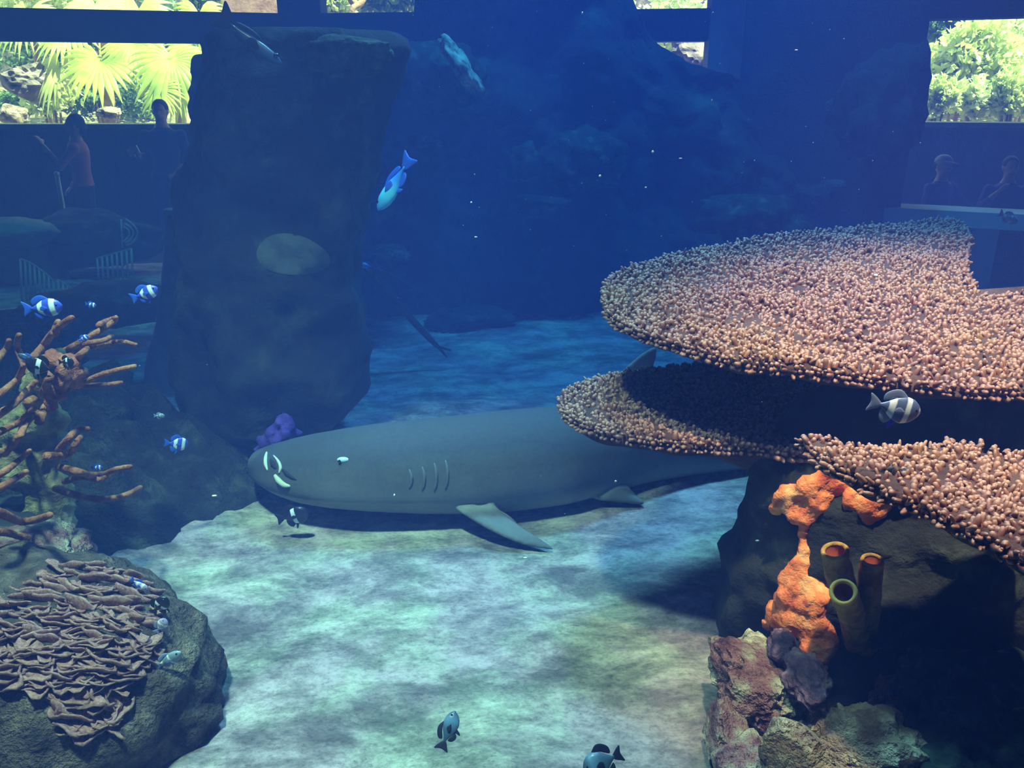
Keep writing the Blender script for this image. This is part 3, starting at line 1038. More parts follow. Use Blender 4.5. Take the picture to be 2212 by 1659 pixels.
def table_coral(name, outline, pl, label, mat, seed, spacing, stalk, thick=0.05, cone=0.18, hmul=1.0, group=None):
    rs = np.random.RandomState(seed)
    pts = [on_plane(px, py, pl) for px, py in outline]
    pts = catmull(pts + [pts[0]], 5)[:-1]
    cen = sum(pts, Vector()) / len(pts)
    root = tag(empty(name, tuple(cen)), label, 'coral', group)
    n = len(pts)
    und = lambda x, y: 0.018 * noise.noise(Vector((x * 4, y * 4, seed)))
    # plate body
    mbx = MB()
    rings = [0.0, 0.25, 0.5, 0.75, 0.92, 1.0]
    for q in rings:
        for p in pts:
            w = cen.lerp(p, q)
            mbx.v.append((w.x, w.y, w.z + und(w.x, w.y) - (0.012 if q == 1.0 else 0)))
    st = Vector(stalk)
    for q, dz in ((1.0, -thick * 0.7), (0.85, -thick), (0.6, -thick - 0.35 * cone), (0.3, -thick - cone), (0.12, -thick - cone * 1.5)):
        for p in pts:
            base = Vector((st.x, st.y, cen.z))
            w = base.lerp(p, q) if q < 0.9 else p.copy()
            zz = p.z + dz if q >= 0.85 else cen.z * (1 - q) + p.z * q + dz
            mbx.v.append((w.x, w.y, zz + 0.02 * noise.noise(Vector((w.x * 9, w.y * 9, 1)))))
    nr = len(rings) + 5
    mbx.f = [(j * n + k, j * n + (k + 1) % n, (j + 1) * n + (k + 1) % n, (j + 1) * n + k) for j in range(nr - 1) for k in range(n)]
    child(mbx.obj('coral_plate', M['coral_plate']), root)
    # branchlets
    poly = [(p.x, p.y) for p in pts]
    xs_, ys_ = [p[0] for p in poly], [p[1] for p in poly]
    area = (max(xs_) - min(xs_)) * (max(ys_) - min(ys_))
    N = int(area / (spacing ** 2) * 1.15)
    X = rs.uniform(min(xs_), max(xs_), N)
    Yv = rs.uniform(min(ys_), max(ys_), N)
    keep = in_poly(X, Yv, poly)
    X, Yv = X[keep], Yv[keep]
    base = []
    Y0, z0, s = pl
    for x, y in zip(X, Yv):
        base.append((x, y, z0 + s * (y - Y0) + und(x, y) - 0.004, 0, 0, 1.0))
    # rim branchlets, two rows pointing outwards and a little down
    for row, (dz, up) in enumerate(((-0.004, 0.9), (-0.014, 0.45), (-0.026, 0.1))):
        for i in range(n):
            a, b_ = pts[i], pts[(i + 1) % n]
            m_ = max(1, int((b_ - a).length / (spacing * 0.75)))
            for k in range(m_):
                p = a.lerp(b_, (k + rs.rand()) / m_)
                o_ = Vector((p.x - cen.x, p.y - cen.y, 0)).normalized()
                base.append((p.x, p.y, p.z + dz, o_.x, o_.y, up))
    base = np.array(base)
    nb = len(base)
    dirv = base[:, 3:6] + rs.normal(0, 0.42, (nb, 3)) * np.array([1, 1, 0.35])
    dirv /= np.linalg.norm(dirv, axis=1)[:, None]
    ref = np.tile(np.array([0.31, 0.17, 0.93]), (nb, 1))
    u = np.cross(dirv, ref)
    u /= np.linalg.norm(u, axis=1)[:, None] + 1e-9
    w = np.cross(dirv, u)
    hgt = rs.uniform(0.016, 0.036, nb) * hmul
    rad = rs.uniform(0.45, 0.95, nb) * spacing * 0.62
    hgt *= rs.uniform(0.6, 1.45, nb)
    K = 5
    V = np.zeros((nb, 3 * K + 1, 3))
    tip = np.zeros((nb, 3 * K + 1))
    for lv, (hq, rq, tq) in enumerate(((0.0, 1.0, 0.0), (0.55, 0.95, 0.45), (0.9, 0.62, 0.85))):
        for k in range(K):
            th = 2 * math.pi * k / K + lv * 0.3
            rr = rad * rq * rs.uniform(0.8, 1.2, nb)
            V[:, lv * K + k] = base[:, :3] + dirv * (hgt * hq)[:, None] + u * (rr * math.cos(th))[:, None] + w * (rr * math.sin(th))[:, None]
            tip[:, lv * K + k] = tq
    V[:, 3 * K] = base[:, :3] + dirv * hgt[:, None]
    tip[:, 3 * K] = 1.0
    F1 = []
    for lv in range(2):
        for k in range(K):
            F1.append((lv * K + k, lv * K + (k + 1) % K, (lv + 1) * K + (k + 1) % K, (lv + 1) * K + k))
    F1 += [(2 * K + k, 2 * K + (k + 1) % K, 3 * K) for k in range(K)]
    m_ = bpy.data.meshes.new('branchlets')
    faces = []
    nv = 3 * K + 1
    for i in range(nb):
        o_ = i * nv
        faces += [tuple(q + o_ for q in f_) for f_ in F1]
    m_.from_pydata(V.reshape(-1, 3).tolist(), [], faces)
    at_ = m_.attributes.new('tip', 'FLOAT', 'POINT')
    at_.data.foreach_set('value', tip.reshape(-1).astype(np.float32))
    child(mk('branchlets', m_, M[mat]), root)['kind'] = 'stuff'
    return root


out1 = [(1308, 622), (1335, 592), (1420, 560), (1510, 540), (1600, 524), (1680, 510), (1800, 497), (1930, 486), (2055, 475), (2092, 508), (2086, 570), (2096, 605), (2122, 638), (2212, 634), (2330, 615), (2440, 680),
        (2420, 790), (2300, 836), (2200, 838), (2090, 836), (1990, 825), (1900, 815), (1790, 800), (1690, 788), (1610, 780), (1520, 757), (1430, 730), (1360, 703), (1318, 672)]
table_coral('table_coral', out1, (2.0, 1.01, 0.092), 'broad upper table coral in full light above the other plates', 'branchlet', 3, 0.0155, (1.35, 2.45, 0), 0.05, 0.16, 0.62, 'table coral plates')
out2 = [(1212, 862), (1235, 840), (1300, 815), (1390, 800), (1480, 790), (1580, 786), (1700, 792), (1850, 800), (1990, 830), (1980, 900), (1880, 950), (1740, 975), (1640, 962), (1540, 958), (1440, 952), (1350, 938), (1290, 922), (1232, 896)]
table_coral('table_coral', out2, (2.2, 0.75, 0.0), 'shaded middle table coral with only its rounded tip lit', 'branchlet', 4, 0.0155, (1.1, 2.5, 0), 0.06, 0.16, 0.62, 'table coral plates')
out3 = [(1736, 944), (1790, 948), (1850, 965), (1930, 968), (2000, 968), (2070, 955), (2130, 968), (2212, 985), (2330, 1000), (2400, 1120), (2330, 1230), (2230, 1205), (2150, 1165), (2070, 1125), (2000, 1090), (1930, 1062), (1860, 1030), (1800, 1000)]
table_coral('table_coral', out3, (1.8, 0.93, 0.0), 'bright pink front table coral jutting below the broad upper plate', 'branchlet', 5, 0.0145, (1.3, 1.9, 0), 0.05, 0.10, 0.62, 'table coral plates')

# ================================================================== PEDESTAL WITH SPONGES
rg = []
for i in range(60):
    t = i / 59
    z = -0.05 + 1.02 * t
    xl = float(np.interp(z, [-0.05, 0.15, 0.35, 0.55, 0.70, 0.80, 0.90, 1.0], [0.68, 0.685, 0.70, 0.73, 0.78, 0.84, 0.97, 1.02]))
    xr = 2.05
    ry = float(np.interp(z, [0, 0.4, 0.8, 1.0], [0.48, 0.42, 0.34, 0.28]))
    rg.append(((xl + xr) / 2, 2.32, z, (xr - xl) / 2, ry))


def sup(p, n):
    d = 0.075 * noise.fractal(Vector((p.x * 3.2, p.y * 3.2, p.z * 3.0)), 0.8, 2.0, 4) + 0.012 * noise.noise(p * 17)
    return p + n * d


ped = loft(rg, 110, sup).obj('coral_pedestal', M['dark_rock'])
tag(ped, 'massive dark rock pedestal under the table corals', 'rock')
bped = raw_bvh(ped)


def on_ped(px, py, lift=0.0):
    l, n_ = hit(bped, px, py)
    if l is None:
        return P(px, py, 2.2)
    return l - ray(px, py).normalized() * lift


def sponge(name, spots, mat, voxel, label, disp=0.008, fr=38, cat='sponge'):
    mbx = MB()
    for px, py, r, ex in spots:
        c_ = on_ped(px, py)
        rr = wpx(r, c_)
        mbx.ball(c_, (rr, rr * ex, rr), 12, 8)
    me_ = remeshed(mbx, voxel, 3, name)
    for vtx in me_.vertices:
        vtx.co += vtx.normal * disp * noise.fractal(vtx.co * fr, 0.8, 2, 3)
    return tag(mk(name, me_, M[mat]), label, cat)


sponge('encrusting_sponge',
       [(1700, 1075, 34, .5), (1680, 1095, 22, .5), (1720, 1112, 22, .5), (1760, 1060, 44, .5), (1790, 1045, 40, .4), (1830, 1050, 30, .4), (1770, 1090, 30, .5), (1745, 1120, 24, .5), (1738, 1150, 17, .6), (1736, 1172, 14, .6),
        (1738, 1195, 18, .6), (1735, 1220, 28, .6), (1720, 1250, 40, .6), (1745, 1265, 44, .6), (1715, 1290, 44, .6), (1765, 1305, 44, .6), (1685, 1325, 36, .7), (1720, 1340, 40, .7), (1760, 1345, 42, .7),
        (1665, 1348, 20, .7), (1700, 1362, 22, .7), (1775, 1375, 32, .8), (1785, 1395, 28, .8), (1755, 1400, 32, .8), (1745, 1425, 26, .8), (1770, 1415, 26, .8), (1728, 1445, 14, .8)],
       'orange_sponge', 0.010, 'bright orange sponge dripping down the dark pedestal')
sponge('encrusting_sponge', [(1850, 1085, 34, .4), (1885, 1100, 34, .4), (1910, 1085, 26, .4), (1880, 1120, 20, .4), (1838, 1068, 24, .4)],
       'orange_sponge', 0.010, 'small dull orange sponge patch under the front table coral')


def tube_sponge(pts, rads, label, facing=None):
    root = empty('tube_sponge', tuple(pts[0]))
    line = catmull(pts, 6)
    rr = [float(np.interp(i, np.linspace(0, len(line) - 1, len(rads)), rads)) for i in range(len(line))]
    mbx = MB().tube(line, rr, 18, cap=False)
    vv_ = []
    for p in mbx.v:
        p = Vector(p)
        vv_.append(tuple(p + Vector((1, 0.5, 0.3)) * 0.006 * noise.noise(p * 45)))
    mbx.v = vv_
    child(mbx.obj('tube_wall', M['tube_sponge']), root)
    end, d = line[-1], (line[-1] - line[-2]).normalized()
    r_ = rr[-1]
    inner = MB().tube([end + d * 0.002, end - d * r_ * 0.8, end - d * r_ * 1.4], [r_ * 0.72, r_ * 0.6, 0.002], 18, cap=False)
    child(inner.obj('tube_cavity', M['sponge_inside']), root)
    a = d.cross(Vector((0.1, 0.2, 0.97))).normalized()
    b2 = a.cross(d)
    lipm = MB().tube([end + (a * math.cos(t) + b2 * math.sin(t)) * r_ * 0.86 + d * 0.002 for t in np.linspace(0, 2 * math.pi, 25)], r_ * 0.18, 8, cap=False)
    child(lipm.obj('tube_lip', M['sponge_lip'] if facing else M['tube_sponge']), root)
    tag(root, label, 'sponge', 'tube sponges')
    return root


def PP(px, py, lift):
    return on_ped(px, py, lift)


q0 = on_ped(1840, 1330)
yy = q0.y
tube_sponge([P(1850, 1390, yy), P(1835, 1320, yy - .03), P(1815, 1250, yy - .05), P(1804, 1192, yy - .06)], [wpx(24, q0), wpx(26, q0), wpx(27, q0), wpx(27, q0)], 'tall brown tube sponge leaning beside the orange sponge')
tube_sponge([P(1870, 1400, yy), P(1876, 1330, yy - .03), P(1878, 1270, yy - .05), P(1884, 1212, yy - .06)], [wpx(24, q0), wpx(23, q0), wpx(24, q0), wpx(22, q0)], 'slim brown tube sponge standing upright in the shade')
tube_sponge([P(1855, 1385, yy - .02), P(1845, 1340, yy - .07), P(1832, 1305, yy - .11), P(1822, 1280, yy - .17)], [wpx(24, q0), wpx(27, q0), wpx(27, q0), wpx(26, q0)], 'short brown tube sponge with a pale ringed open mouth', facing=True)

# rocks at the pedestal foot
rock('foot_rock', 1640, 1475, 1.92, (105, 92), 'big pinkish grey rock at the pedestal foot under the orange sponge', 'pink_rock', 31, facet=0.6, amp=0.35, ry=0.16, sub=5)
rock('foot_rock', 1576, 1580, 1.80, (62, 60), 'pinkish rock with dark hollows at the sand edge', 'pink_rock', 32, facet=0.7, amp=0.45, ry=0.12, sub=5)
rock('foot_rock', 1715, 1625, 1.60, (82, 92), 'pointed grey rock with a sharp peak in front of the pink rock', 'tan_rock', 33, facet=1.0, amp=0.25, ry=0.12, sub=5, rz=0.5)
rock('foot_rock', 1865, 1620, 1.66, (118, 76), 'broad tan rock with glinting crust below the tube sponges', 'tan_rock', 34, facet=0.5, amp=0.4, ry=0.14, sub=5)
rock('foot_rock', 1748, 1468, 1.80, (50, 36), 'rounded purple rock just under the tip of the orange sponge', 'purple_rock', 35, amp=0.4, ry=0.09, sub=5)
rock('foot_rock', 1600, 1650, 1.66, (70, 40), 'low dark red rock at the lowest corner of the sand edge', 'pink_rock', 36, facet=0.5, amp=0.4, ry=0.1, sub=5)
rock('foot_rock', 1690, 1400, 1.93, (30, 34), 'small knobbly rock with white crust beside the orange sponge', 'purple_rock', 37, amp=0.5, ry=0.06)
rock('foot_rock', 2080, 1590, 1.72, (150, 120), 'large dark rock with green growth right of the tan rock'.replace(' right of', ' next to'), 'green_rock', 38, amp=0.45, ry=0.22, sub=5)
rock('foot_rock', 1925, 1530, 1.84, (40, 60), 'small dim pink rock between tan rock and green rock', 'pink_rock', 39, amp=0.45, ry=0.08)
rock('foot_rock', 2150, 1480, 1.80, (90, 60), 'dim green crusted rock against the pedestal wall', 'green_rock', 40, amp=0.5, ry=0.10)
o = rock('foot_rock', 1562, 1440, 2.02, (26, 40), 'small black rounded rock at the pedestal outer foot', 'dark_rock', 41, amp=0.25)

# ================================================================== LEAF CORAL (bottom corner)
hc = Vector((-1.45, 1.98, 0.05))
hr = Vector((0.60, 0.48, 0.385))
root = tag(empty('leaf_coral', (hc.x, hc.y, 0)), 'domed brown leaf coral with overlapping scales beside the sand', 'coral')
mhd = rock_mesh(tuple(hr), 51, 5, 0.10, 1.6, 0.0, 'coral_head', 0.0, 0.06)
hd = mk('coral_head', mhd, M['leaf_coral_base'])
for vtx in mhd.vertices:
    vtx.co += hc
child(hd, root)
bh = raw_bvh(hd)
rnd = random.Random(5)
lobes = []
for vi in range(6):
    mbx = MB()
    nU, nV = 9, 4
    for side in (0.0, 1.0):
        for j in range(nV + 1):
            for i in range(nU + 1):
                th = math.pi * i / nU
                rr = j / nV
                wob = 1 + 0.16 * math.sin(3 * th + vi) + 0.08 * math.sin(5 * th + 2 * vi)
                x = math.cos(th) * rr * wob
                y = math.sin(th) * rr * wob * 0.75
                z = 0.22 * rr * rr + 0.06 * math.sin(4 * th + vi * 1.3) * rr - side * (0.16 - 0.06 * rr)
                mbx.v.append((x, y, z))
    nn_ = (nU + 1) * (nV + 1)
    for j in range(nV):
        for i in range(nU):
            a = j * (nU + 1) + i
            mbx.f.append((a, a + nU + 1, a + nU + 2, a + 1))
            mbx.f.append((nn_ + a, nn_ + a + 1, nn_ + a + nU + 2, nn_ + a + nU + 1))
    for i in range(nU):
        a = nV * (nU + 1) + i
        mbx.f.append((a, nn_ + a, nn_ + a + 1, a + 1))
    lm = mbx.mesh('lobe')
    lm.materials.append(M['leaf_coral'])
    lm.polygons.foreach_set('use_smooth', [True] * len(lm.polygons))
    lobes.append(lm)
cnt = 0
row = 0
py = 1232
while py < 1590:
    l_, r_ = lerp_table([(1225, 110, 200), (1260, 40, 290), (1320, -30, 350), (1400, -40, 340), (1450, 20, 310), (1500, 110, 270), (1590, 160, 250)], py)
    px = l_ + rnd.uniform(0, 20)
    while px < r_:
        loc, nrm = hit(bh, px + rnd.uniform(-9, 9), py - (px - 150) * 0.16 + rnd.uniform(-10, 10))
        if loc is not None and cnt < 290:
            o = bpy.data.objects.new('lobe', lobes[rnd.randrange(6)])
            COL.objects.link(o)
            tg = Vector((rnd.uniform(-.5, .3), -0.8, -0.5))
            tg = (tg - nrm * tg.dot(nrm)).normalized()
            out = (tg * 0.8 + nrm * rnd.uniform(.35, .6)).normalized()
            upv = nrm + Vector((rnd.uniform(-.2, .2), 0, .35))
            xv = out.cross(upv).normalized()
            zv = xv.cross(out).normalized()
            s_ = rnd.uniform(0.030, 0.052)
            rl = Matrix.Rotation(rnd.uniform(-.7, .7), 4, 'Z') @ Matrix.Rotation(rnd.uniform(-.25, .45), 4, 'X')
            mt = Matrix((xv, out, zv)).transposed().to_4x4()
            mt = Matrix.Translation(loc - out * 0.008) @ mt @ rl @ Matrix.Diagonal((s_ * rnd.uniform(0.75, 1.15), s_ * rnd.uniform(.9, 1.3), s_ * rnd.uniform(0.8, 1.5), 1))
            o.matrix_world = mt
            o.parent = root
            o.matrix_parent_inverse = Matrix.Translation(root.location).inverted()
            cnt += 1
        px += rnd.uniform(19, 34)
    py += rnd.uniform(13, 18)

# ridge rock above the leaf coral
rock('ridge_rock', 60, 1205, 2.35, (115, 52), 'dark rock with a reddish crest above the leaf coral', 'pink_rock', 52, amp=0.4, ry=0.2)
rock('ridge_rock', 20, 1150, 2.6, (110, 50), 'black rock under the branching coral base', 'dark_rock', 53, amp=0.4, ry=0.25)

# ================================================================== BRANCHING CORAL
WB = [  # pixel polyline, radius px, distance, material
    ([(95, 830), (60, 800), (38, 750), (42, 722)], 9, 2.75, 'whip'),
    ([(70, 775), (95, 745), (120, 712), (158, 684)], 9, 2.6, 'whip'),
    ([(118, 720), (122, 705), (126, 694)], 9, 2.6, 'whip'),
    ([(120, 770), (165, 745), (215, 715), (252, 690)], 8, 2.75, 'whip'),
    ([(214, 702), (235, 692), (252, 686)], 7, 2.7, 'whip'),
    ([(140, 765), (180, 745), (225, 735), (243, 724)], 7, 2.7, 'whip'),
    ([(200, 748), (235, 742), (262, 738), (295, 745)], 7, 2.72, 'whip'),
    ([(150, 790), (175, 765), (190, 752)], 8, 2.55, 'whip'),
    ([(150, 838), (185, 824), (230, 806), (295, 790)], 7, 2.55, 'whip'),
    ([(150, 840), (200, 833), (240, 830), (266, 826)], 6, 2.7, 'whip'),
    ([(-20, 862), (10, 843), (38, 818), (52, 788)], 9, 2.35, 'whip'),
    ([(-20, 905), (20, 880), (55, 848), (80, 822)], 9, 2.4, 'whip'),
    ([(-30, 950), (5, 930), (40, 913), (75, 880)], 9, 2.35, 'whip'),
    ([(10, 980), (40, 945), (60, 910), (86, 886)], 8, 2.4, 'whip'),
    ([(-10, 985), (25, 965), (45, 930), (50, 900)], 8, 2.5, 'whip'),
    ([(-20, 1035), (15, 1015), (40, 995), (66, 972)], 8, 2.3, 'whip'),
    ([(-20, 1065), (15, 1045), (38, 1030), (58, 1018)], 9, 2.25, 'whip'),
    ([(125, 975), (150, 945), (168, 928), (192, 926)], 8, 2.5, 'whip'),
    ([(100, 985), (130, 985), (150, 980), (162, 960), (176, 942)], 9, 2.45, 'whip'),
    ([(130, 1010), (165, 1018), (195, 1026), (225, 1024), (250, 1014), (284, 1008)], 8, 2.45, 'whip'),
    ([(140, 1040), (180, 1030), (215, 1036), (240, 1024)], 7, 2.55, 'whip'),
    ([(120, 1055), (165, 1070), (220, 1078), (270, 1070), (305, 1052)], 8, 2.6, 'whip'),
    ([(-30, 1095), (10, 1112), (45, 1126), (80, 1122), (110, 1112)], 11, 2.15, 'whip'),
    ([(-30, 1150), (10, 1150), (60, 1165), (100, 1190), (140, 1225)], 9, 2.3, 'whip'),
    ([(60, 870), (90, 850), (105, 820), (120, 790)], 10, 2.5, 'whip'),
    ([(85, 910), (105, 870), (130, 850), (150, 815)], 10, 2.5, 'whip'),
    ([(-20, 800), (0, 770), (15, 750), (20, 735)], 8, 2.8, 'whip'),
]
root = tag(empty('branching_coral', tuple(P(90, 1120, 2.6))), 'orange brown branching coral with many slender curved fingers', 'coral')
for pts, r, Y, mt in WB:
    n = len(pts)
    line = catmull([P(px, py, Y + 0.10 * math.sin(3.1 * i + px * .05)) for i, (px, py) in enumerate(pts)], 8)
    nl = len(line)
    rw = wpx(r, line[0])
    rr = [rw * (1.05 - 0.35 * i / (nl - 1)) * (1 + 0.12 * noise.noise(line[i] * 60)) for i in range(nl)]
    rr[-1] *= 0.6
    mbx = MB().tube(line, rr, 9)
    mbx.v = [tuple(Vector(p) + Vector((1, -1, 1)) * 0.0035 * noise.noise(Vector(p) * 120)) for p in mbx.v]
    child(mbx.obj('coral_finger', M[mt]), root)
mbx = MB()
for px, py, r, Y in ((95, 830, 48, 2.62), (80, 900, 55, 2.65), (75, 970, 60, 2.66), (95, 1040, 55, 2.66), (110, 1100, 60, 2.65), (40, 930, 45, 2.65), (20, 1010, 50, 2.65), (90, 1160, 70, 2.62), (120, 790, 30, 2.6)):
    c_ = P(px, py, Y)
    mbx.ball(c_, (wpx(r, c_), 0.07, wpx(r, c_)), 12, 8)
mx_ = remeshed(mbx, 0.016, 2, 'coral_base')
for vtx in mx_.vertices:
    vtx.co += vtx.normal * (0.03 * noise.fractal(vtx.co * 12, .8, 2, 3))
child(mk('coral_base', mx_, M['olive_growth']), root)
mbx = MB()
for px, py, r, Y in ((110, 780, 22, 2.48), (135, 790, 24, 2.48), (155, 785, 20, 2.5), (160, 805, 24, 2.5), (140, 815, 22, 2.48), (115, 840, 22, 2.5), (130, 850, 18, 2.5), (110, 870, 16, 2.5), (165, 825, 14, 2.5)):
    c_ = P(px, py, Y)
    mbx.ball(c_, (wpx(r, c_), 0.03, wpx(r, c_)), 12, 8)
mx_ = remeshed(mbx, 0.010, 2, 'growth')
for vtx in mx_.vertices:
    vtx.co += vtx.normal * (0.016 * noise.fractal(vtx.co * 28, .8, 2, 3))
tag(child(mk('crust_growth', mx_, M['red_growth']), root), 'reddish knobbly crust')

# ================================================================== FISH
def fish_mat(name, stops, rough=0.35):
    """colour bands along the body, nose at x=+0.5, tail at x=-0.5 of a unit fish"""
    m_, nt_, b_ = nodes(name)
    a_ = nt_.nodes.new('ShaderNodeAttribute')
    a_.attribute_name = 'along'
    nz = noise_tex(nt_, coord(nt_), 6, 2)
    ma = nt_.nodes.new('ShaderNodeMath')
    ma.operation = 'MULTIPLY_ADD'
    ma.inputs[1].default_value = 0.03
    nt_.links.new(nz, ma.inputs[0])
    nt_.links.new(a_.outputs['Fac'], ma.inputs[2])
    nt_.links.new(ramp(nt_, stops, ma.outputs[0]), b_.inputs['Base Color'])
    setin(b_, Roughness=rough, Specular_IOR_Level=0.5)
    return m_


def bands(base, white, spans, soft=0.012):
    st_ = [(0.0, base)]
    for a_, b_ in spans:
        st_ += [(a_ - soft, base), (a_ + soft, white), (b_ - soft, white), (b_ + soft, base)]
    return st_


WHT = (0.85, 0.92, 1.0)
M['f_grey'] = fish_mat('f_grey', bands((0.10, 0.145, 0.32), WHT, [(0.33, 0.46), (0.66, 0.76), (0.95, 0.99)]))
M['f_black'] = fish_mat('f_black', bands((0.012, 0.014, 0.022), WHT, [(0.46, 0.60)]))
M['f_blue'] = fish_mat('f_blue', bands((0.05, 0.10, 0.65), (0.80, 0.95, 0.95), [(0.34, 0.50), (0.70, 0.84)]))
M['f_silver'] = fish_mat('f_silver', bands((0.22, 0.30, 0.36), (0.75, 0.85, 0.8), [(0.2, 0.3), (0.55, 0.62)]))
M['f_cobalt'] = fish_mat('f_cobalt', [(0.0, (0.02, 0.14, 0.6)), (0.40, (0.04, 0.30, 0.95)), (0.6, (0.12, 0.75, 1.0)), (1.0, (0.06, 0.40, 1.0))])
M['f_slate'] = fish_mat('f_slate', [(0.0, (0.03, 0.05, 0.10)), (0.5, (0.06, 0.12, 0.20)), (0.75, (0.12, 0.24, 0.40)), (1.0, (0.04, 0.06, 0.10))])
M['f_dimmed'] = fish_mat('f_dimmed', [(0.0, (0.03, 0.045, 0.08)), (0.6, (0.05, 0.08, 0.13)), (1.0, (0.04, 0.09, 0.18))])  # body colours darkened to stand in for dim light on the fish
M['f_pale'] = fish_mat('f_pale', bands((0.45, 0.40, 0.62), (0.95, 0.92, 0.85), [(0.3, 0.42), (0.58, 0.72)]))
M['fin_grey'] = plain('fin_grey', (0.28, 0.34, 0.55), 0.5)
M['fin_blue'] = plain('fin_blue', (0.06, 0.05, 0.80), 0.4)
M['fin_dark'] = plain('fin_dark', (0.012, 0.014, 0.03), 0.5)
M['fin_cobalt'] = plain('fin_cobalt', (0.03, 0.13, 0.75), 0.4)
FISH_CACHE = {}


def fish_meshes(kind, depth_ratio, width_ratio):
    key = (kind, depth_ratio, width_ratio)
    if key in FISH_CACHE:
        return FISH_CACHE[key]
    rows_ = 22
    seg = 16
    mbx = MB()
    al = []
    for i in range(rows_):
        t = i / (rows_ - 1)                       # 0 tail root .. 1 nose
        h = float(np.interp(t, [0, .06, .2, .4, .6, .78, .9, .97, 1], [.13, .15, .42, .85, 1, .86, .56, .24, .06])) * depth_ratio / 2
        w_ = float(np.interp(t, [0, .2, .5, .75, .92, 1], [.15, .45, .9, 1, .6, .08])) * width_ratio / 2
        zc_ = -0.02 * math.sin(t * math.pi)
        for k in range(seg):
            th = 2 * math.pi * k / seg
            mbx.v.append((-0.30 + 0.80 * t, w_ * math.cos(th), zc_ + h * math.sin(th)))
            al.append(0.12 + 0.88 * t)
    for i in range(rows_ - 1):
        for k in range(seg):
            mbx.f.append((i * seg + k, (i + 1) * seg + k, (i + 1) * seg + (k + 1) % seg, i * seg + (k + 1) % seg))
    mbx.f.append(tuple(range(seg)))
    mbx.f.append(tuple(reversed(range((rows_ - 1) * seg, rows_ * seg))))
    bodym = mbx.mesh('fish_body')
    at_ = bodym.attributes.new('along', 'FLOAT', 'POINT')
    at_.data.foreach_set('value', al)

    def blade(outl, th=0.012):
        mm = MB()
        fin(mm, [(x, 0, z) for x, z in outl], th)
        return mm.mesh('fin')

    d2 = depth_ratio / 2
    tailm = blade([(-0.27, 0.05), (-0.40, 0.15), (-0.50, 0.19), (-0.46, 0.02), (-0.50, -0.17), (-0.40, -0.13), (-0.27, -0.05)])
    dors = blade([(0.22, d2 * .78), (0.05, d2 * 1.28), (-0.10, d2 * 1.25), (-0.24, d2 * .85), (-0.22, d2 * .35), (0.0, d2 * .75)])
    anal = blade([(0.02, -d2 * .9), (-0.10, -d2 * 1.25), (-0.22, -d2 * .9), (-0.22, -d2 * .35), (-0.05, -d2 * .75)])
    pelv = blade([(0.12, -d2 * .85), (0.04, -d2 * 1.42), (-0.02, -d2 * 1.55), (0.0, -d2 * 1.1), (0.02, -d2 * .8)])
    pect = blade([(0.18, -0.02), (0.08, 0.05), (0.0, 0.02), (-0.01, -0.05), (0.08, -0.06)], 0.006)
    eyem = MB().ball((0, 0, 0), 0.032, 10, 8).mesh('eye')
    FISH_CACHE[key] = (bodym, tailm, dors, anal, pelv, pect, eyem, width_ratio)
    return FISH_CACHE[key]


def fish(kind, px, py, Y, Lpx, ang, label, depth_ratio=0.52, width_ratio=0.20, bodymat='f_grey', finmat='fin_grey', face=1, name='damselfish', pelvmat=None, yaw=0.0, group='small reef fish', roll=0.0, lean=0.0):
    """ang: pitch of the nose in the picture plane, degrees up; face=1 nose to the right"""
    c_ = P(px, py, Y)
    L = wpx(Lpx, c_)
    meshes = fish_meshes(kind, depth_ratio, width_ratio)
    bm_, tm, dm, am, pm_, pc, em, wr = meshes
    root_ = empty(name, tuple(c_))
    root_.rotation_mode = 'XYZ'
    if face == 1:
        rot = Matrix.Rotation(R(yaw), 3, 'Z') @ Matrix.Rotation(R(-ang), 3, 'Y') @ Matrix.Rotation(R(-roll), 3, 'X')
    else:
        rot = Matrix.Rotation(R(180 + yaw), 3, 'Z') @ Matrix.Rotation(R(-ang), 3, 'Y') @ Matrix.Rotation(R(roll), 3, 'X')
    rot = Matrix.Rotation(R(-lean), 3, 'X') @ rot
    root_.rotation_euler = rot.to_euler()
    root_.scale = (L, L, L)

    def part(nm, me_, mt, loc=(0, 0, 0), sc_=1):
        me2 = me_.copy()
        o_ = mk(nm, me2, M[mt], root_)
        o_.location = loc
        o_.scale = (sc_, sc_, sc_)
        return o_
    part('fish_body', bm_, bodymat)
    part('tail_fin', tm, finmat)
    part('dorsal_fin', dm, finmat)
    part('anal_fin', am, finmat)
    part('pelvic_fin', pm_, pelvmat or finmat)
    s_ = -1 if face == 1 else 1
    part('pectoral_fin', pc, finmat, (0, s_ * wr * 0.53, 0))
    for sg in (1, -1):
        part('eye', em, 'eye_dark', (0.38, sg * wr * 0.28, 0.04))
    return tag(root_, label, 'fish', group)


fish('d', 1932, 880, 1.62, 112, -10, 'grey damselfish with two white bars above the front table coral', .56, .22, 'f_grey', 'fin_grey', 1, pelvmat='fin_blue', yaw=-8)
fish('d', 92, 664, 2.35, 88, 6, 'blue and white barred damselfish in front of the long slatted rail', .46, .2, 'f_blue', 'fin_cobalt', 1)
fish('d', 312, 634, 2.7, 66, 22, 'blue and white barred damselfish below the short slatted rail', .46, .2, 'f_blue', 'fin_cobalt', 1)
fish('d', 381, 958, 2.9, 50, -14, 'pale barred damselfish hovering over the dark rock bank', .62, .2, 'f_blue', 'fin_cobalt', 1, yaw=25)
fish('d', 88, 792, 2.28, 66, 18, 'black damselfish with one pale bar among the coral fingers', .62, .22, 'f_black', 'fin_dark', -1)
fish('d', 58, 772, 2.42, 40, 20, 'small bluish damselfish just above the black one in the coral', .36, .2, 'f_dimmed', 'fin_cobalt', -1)
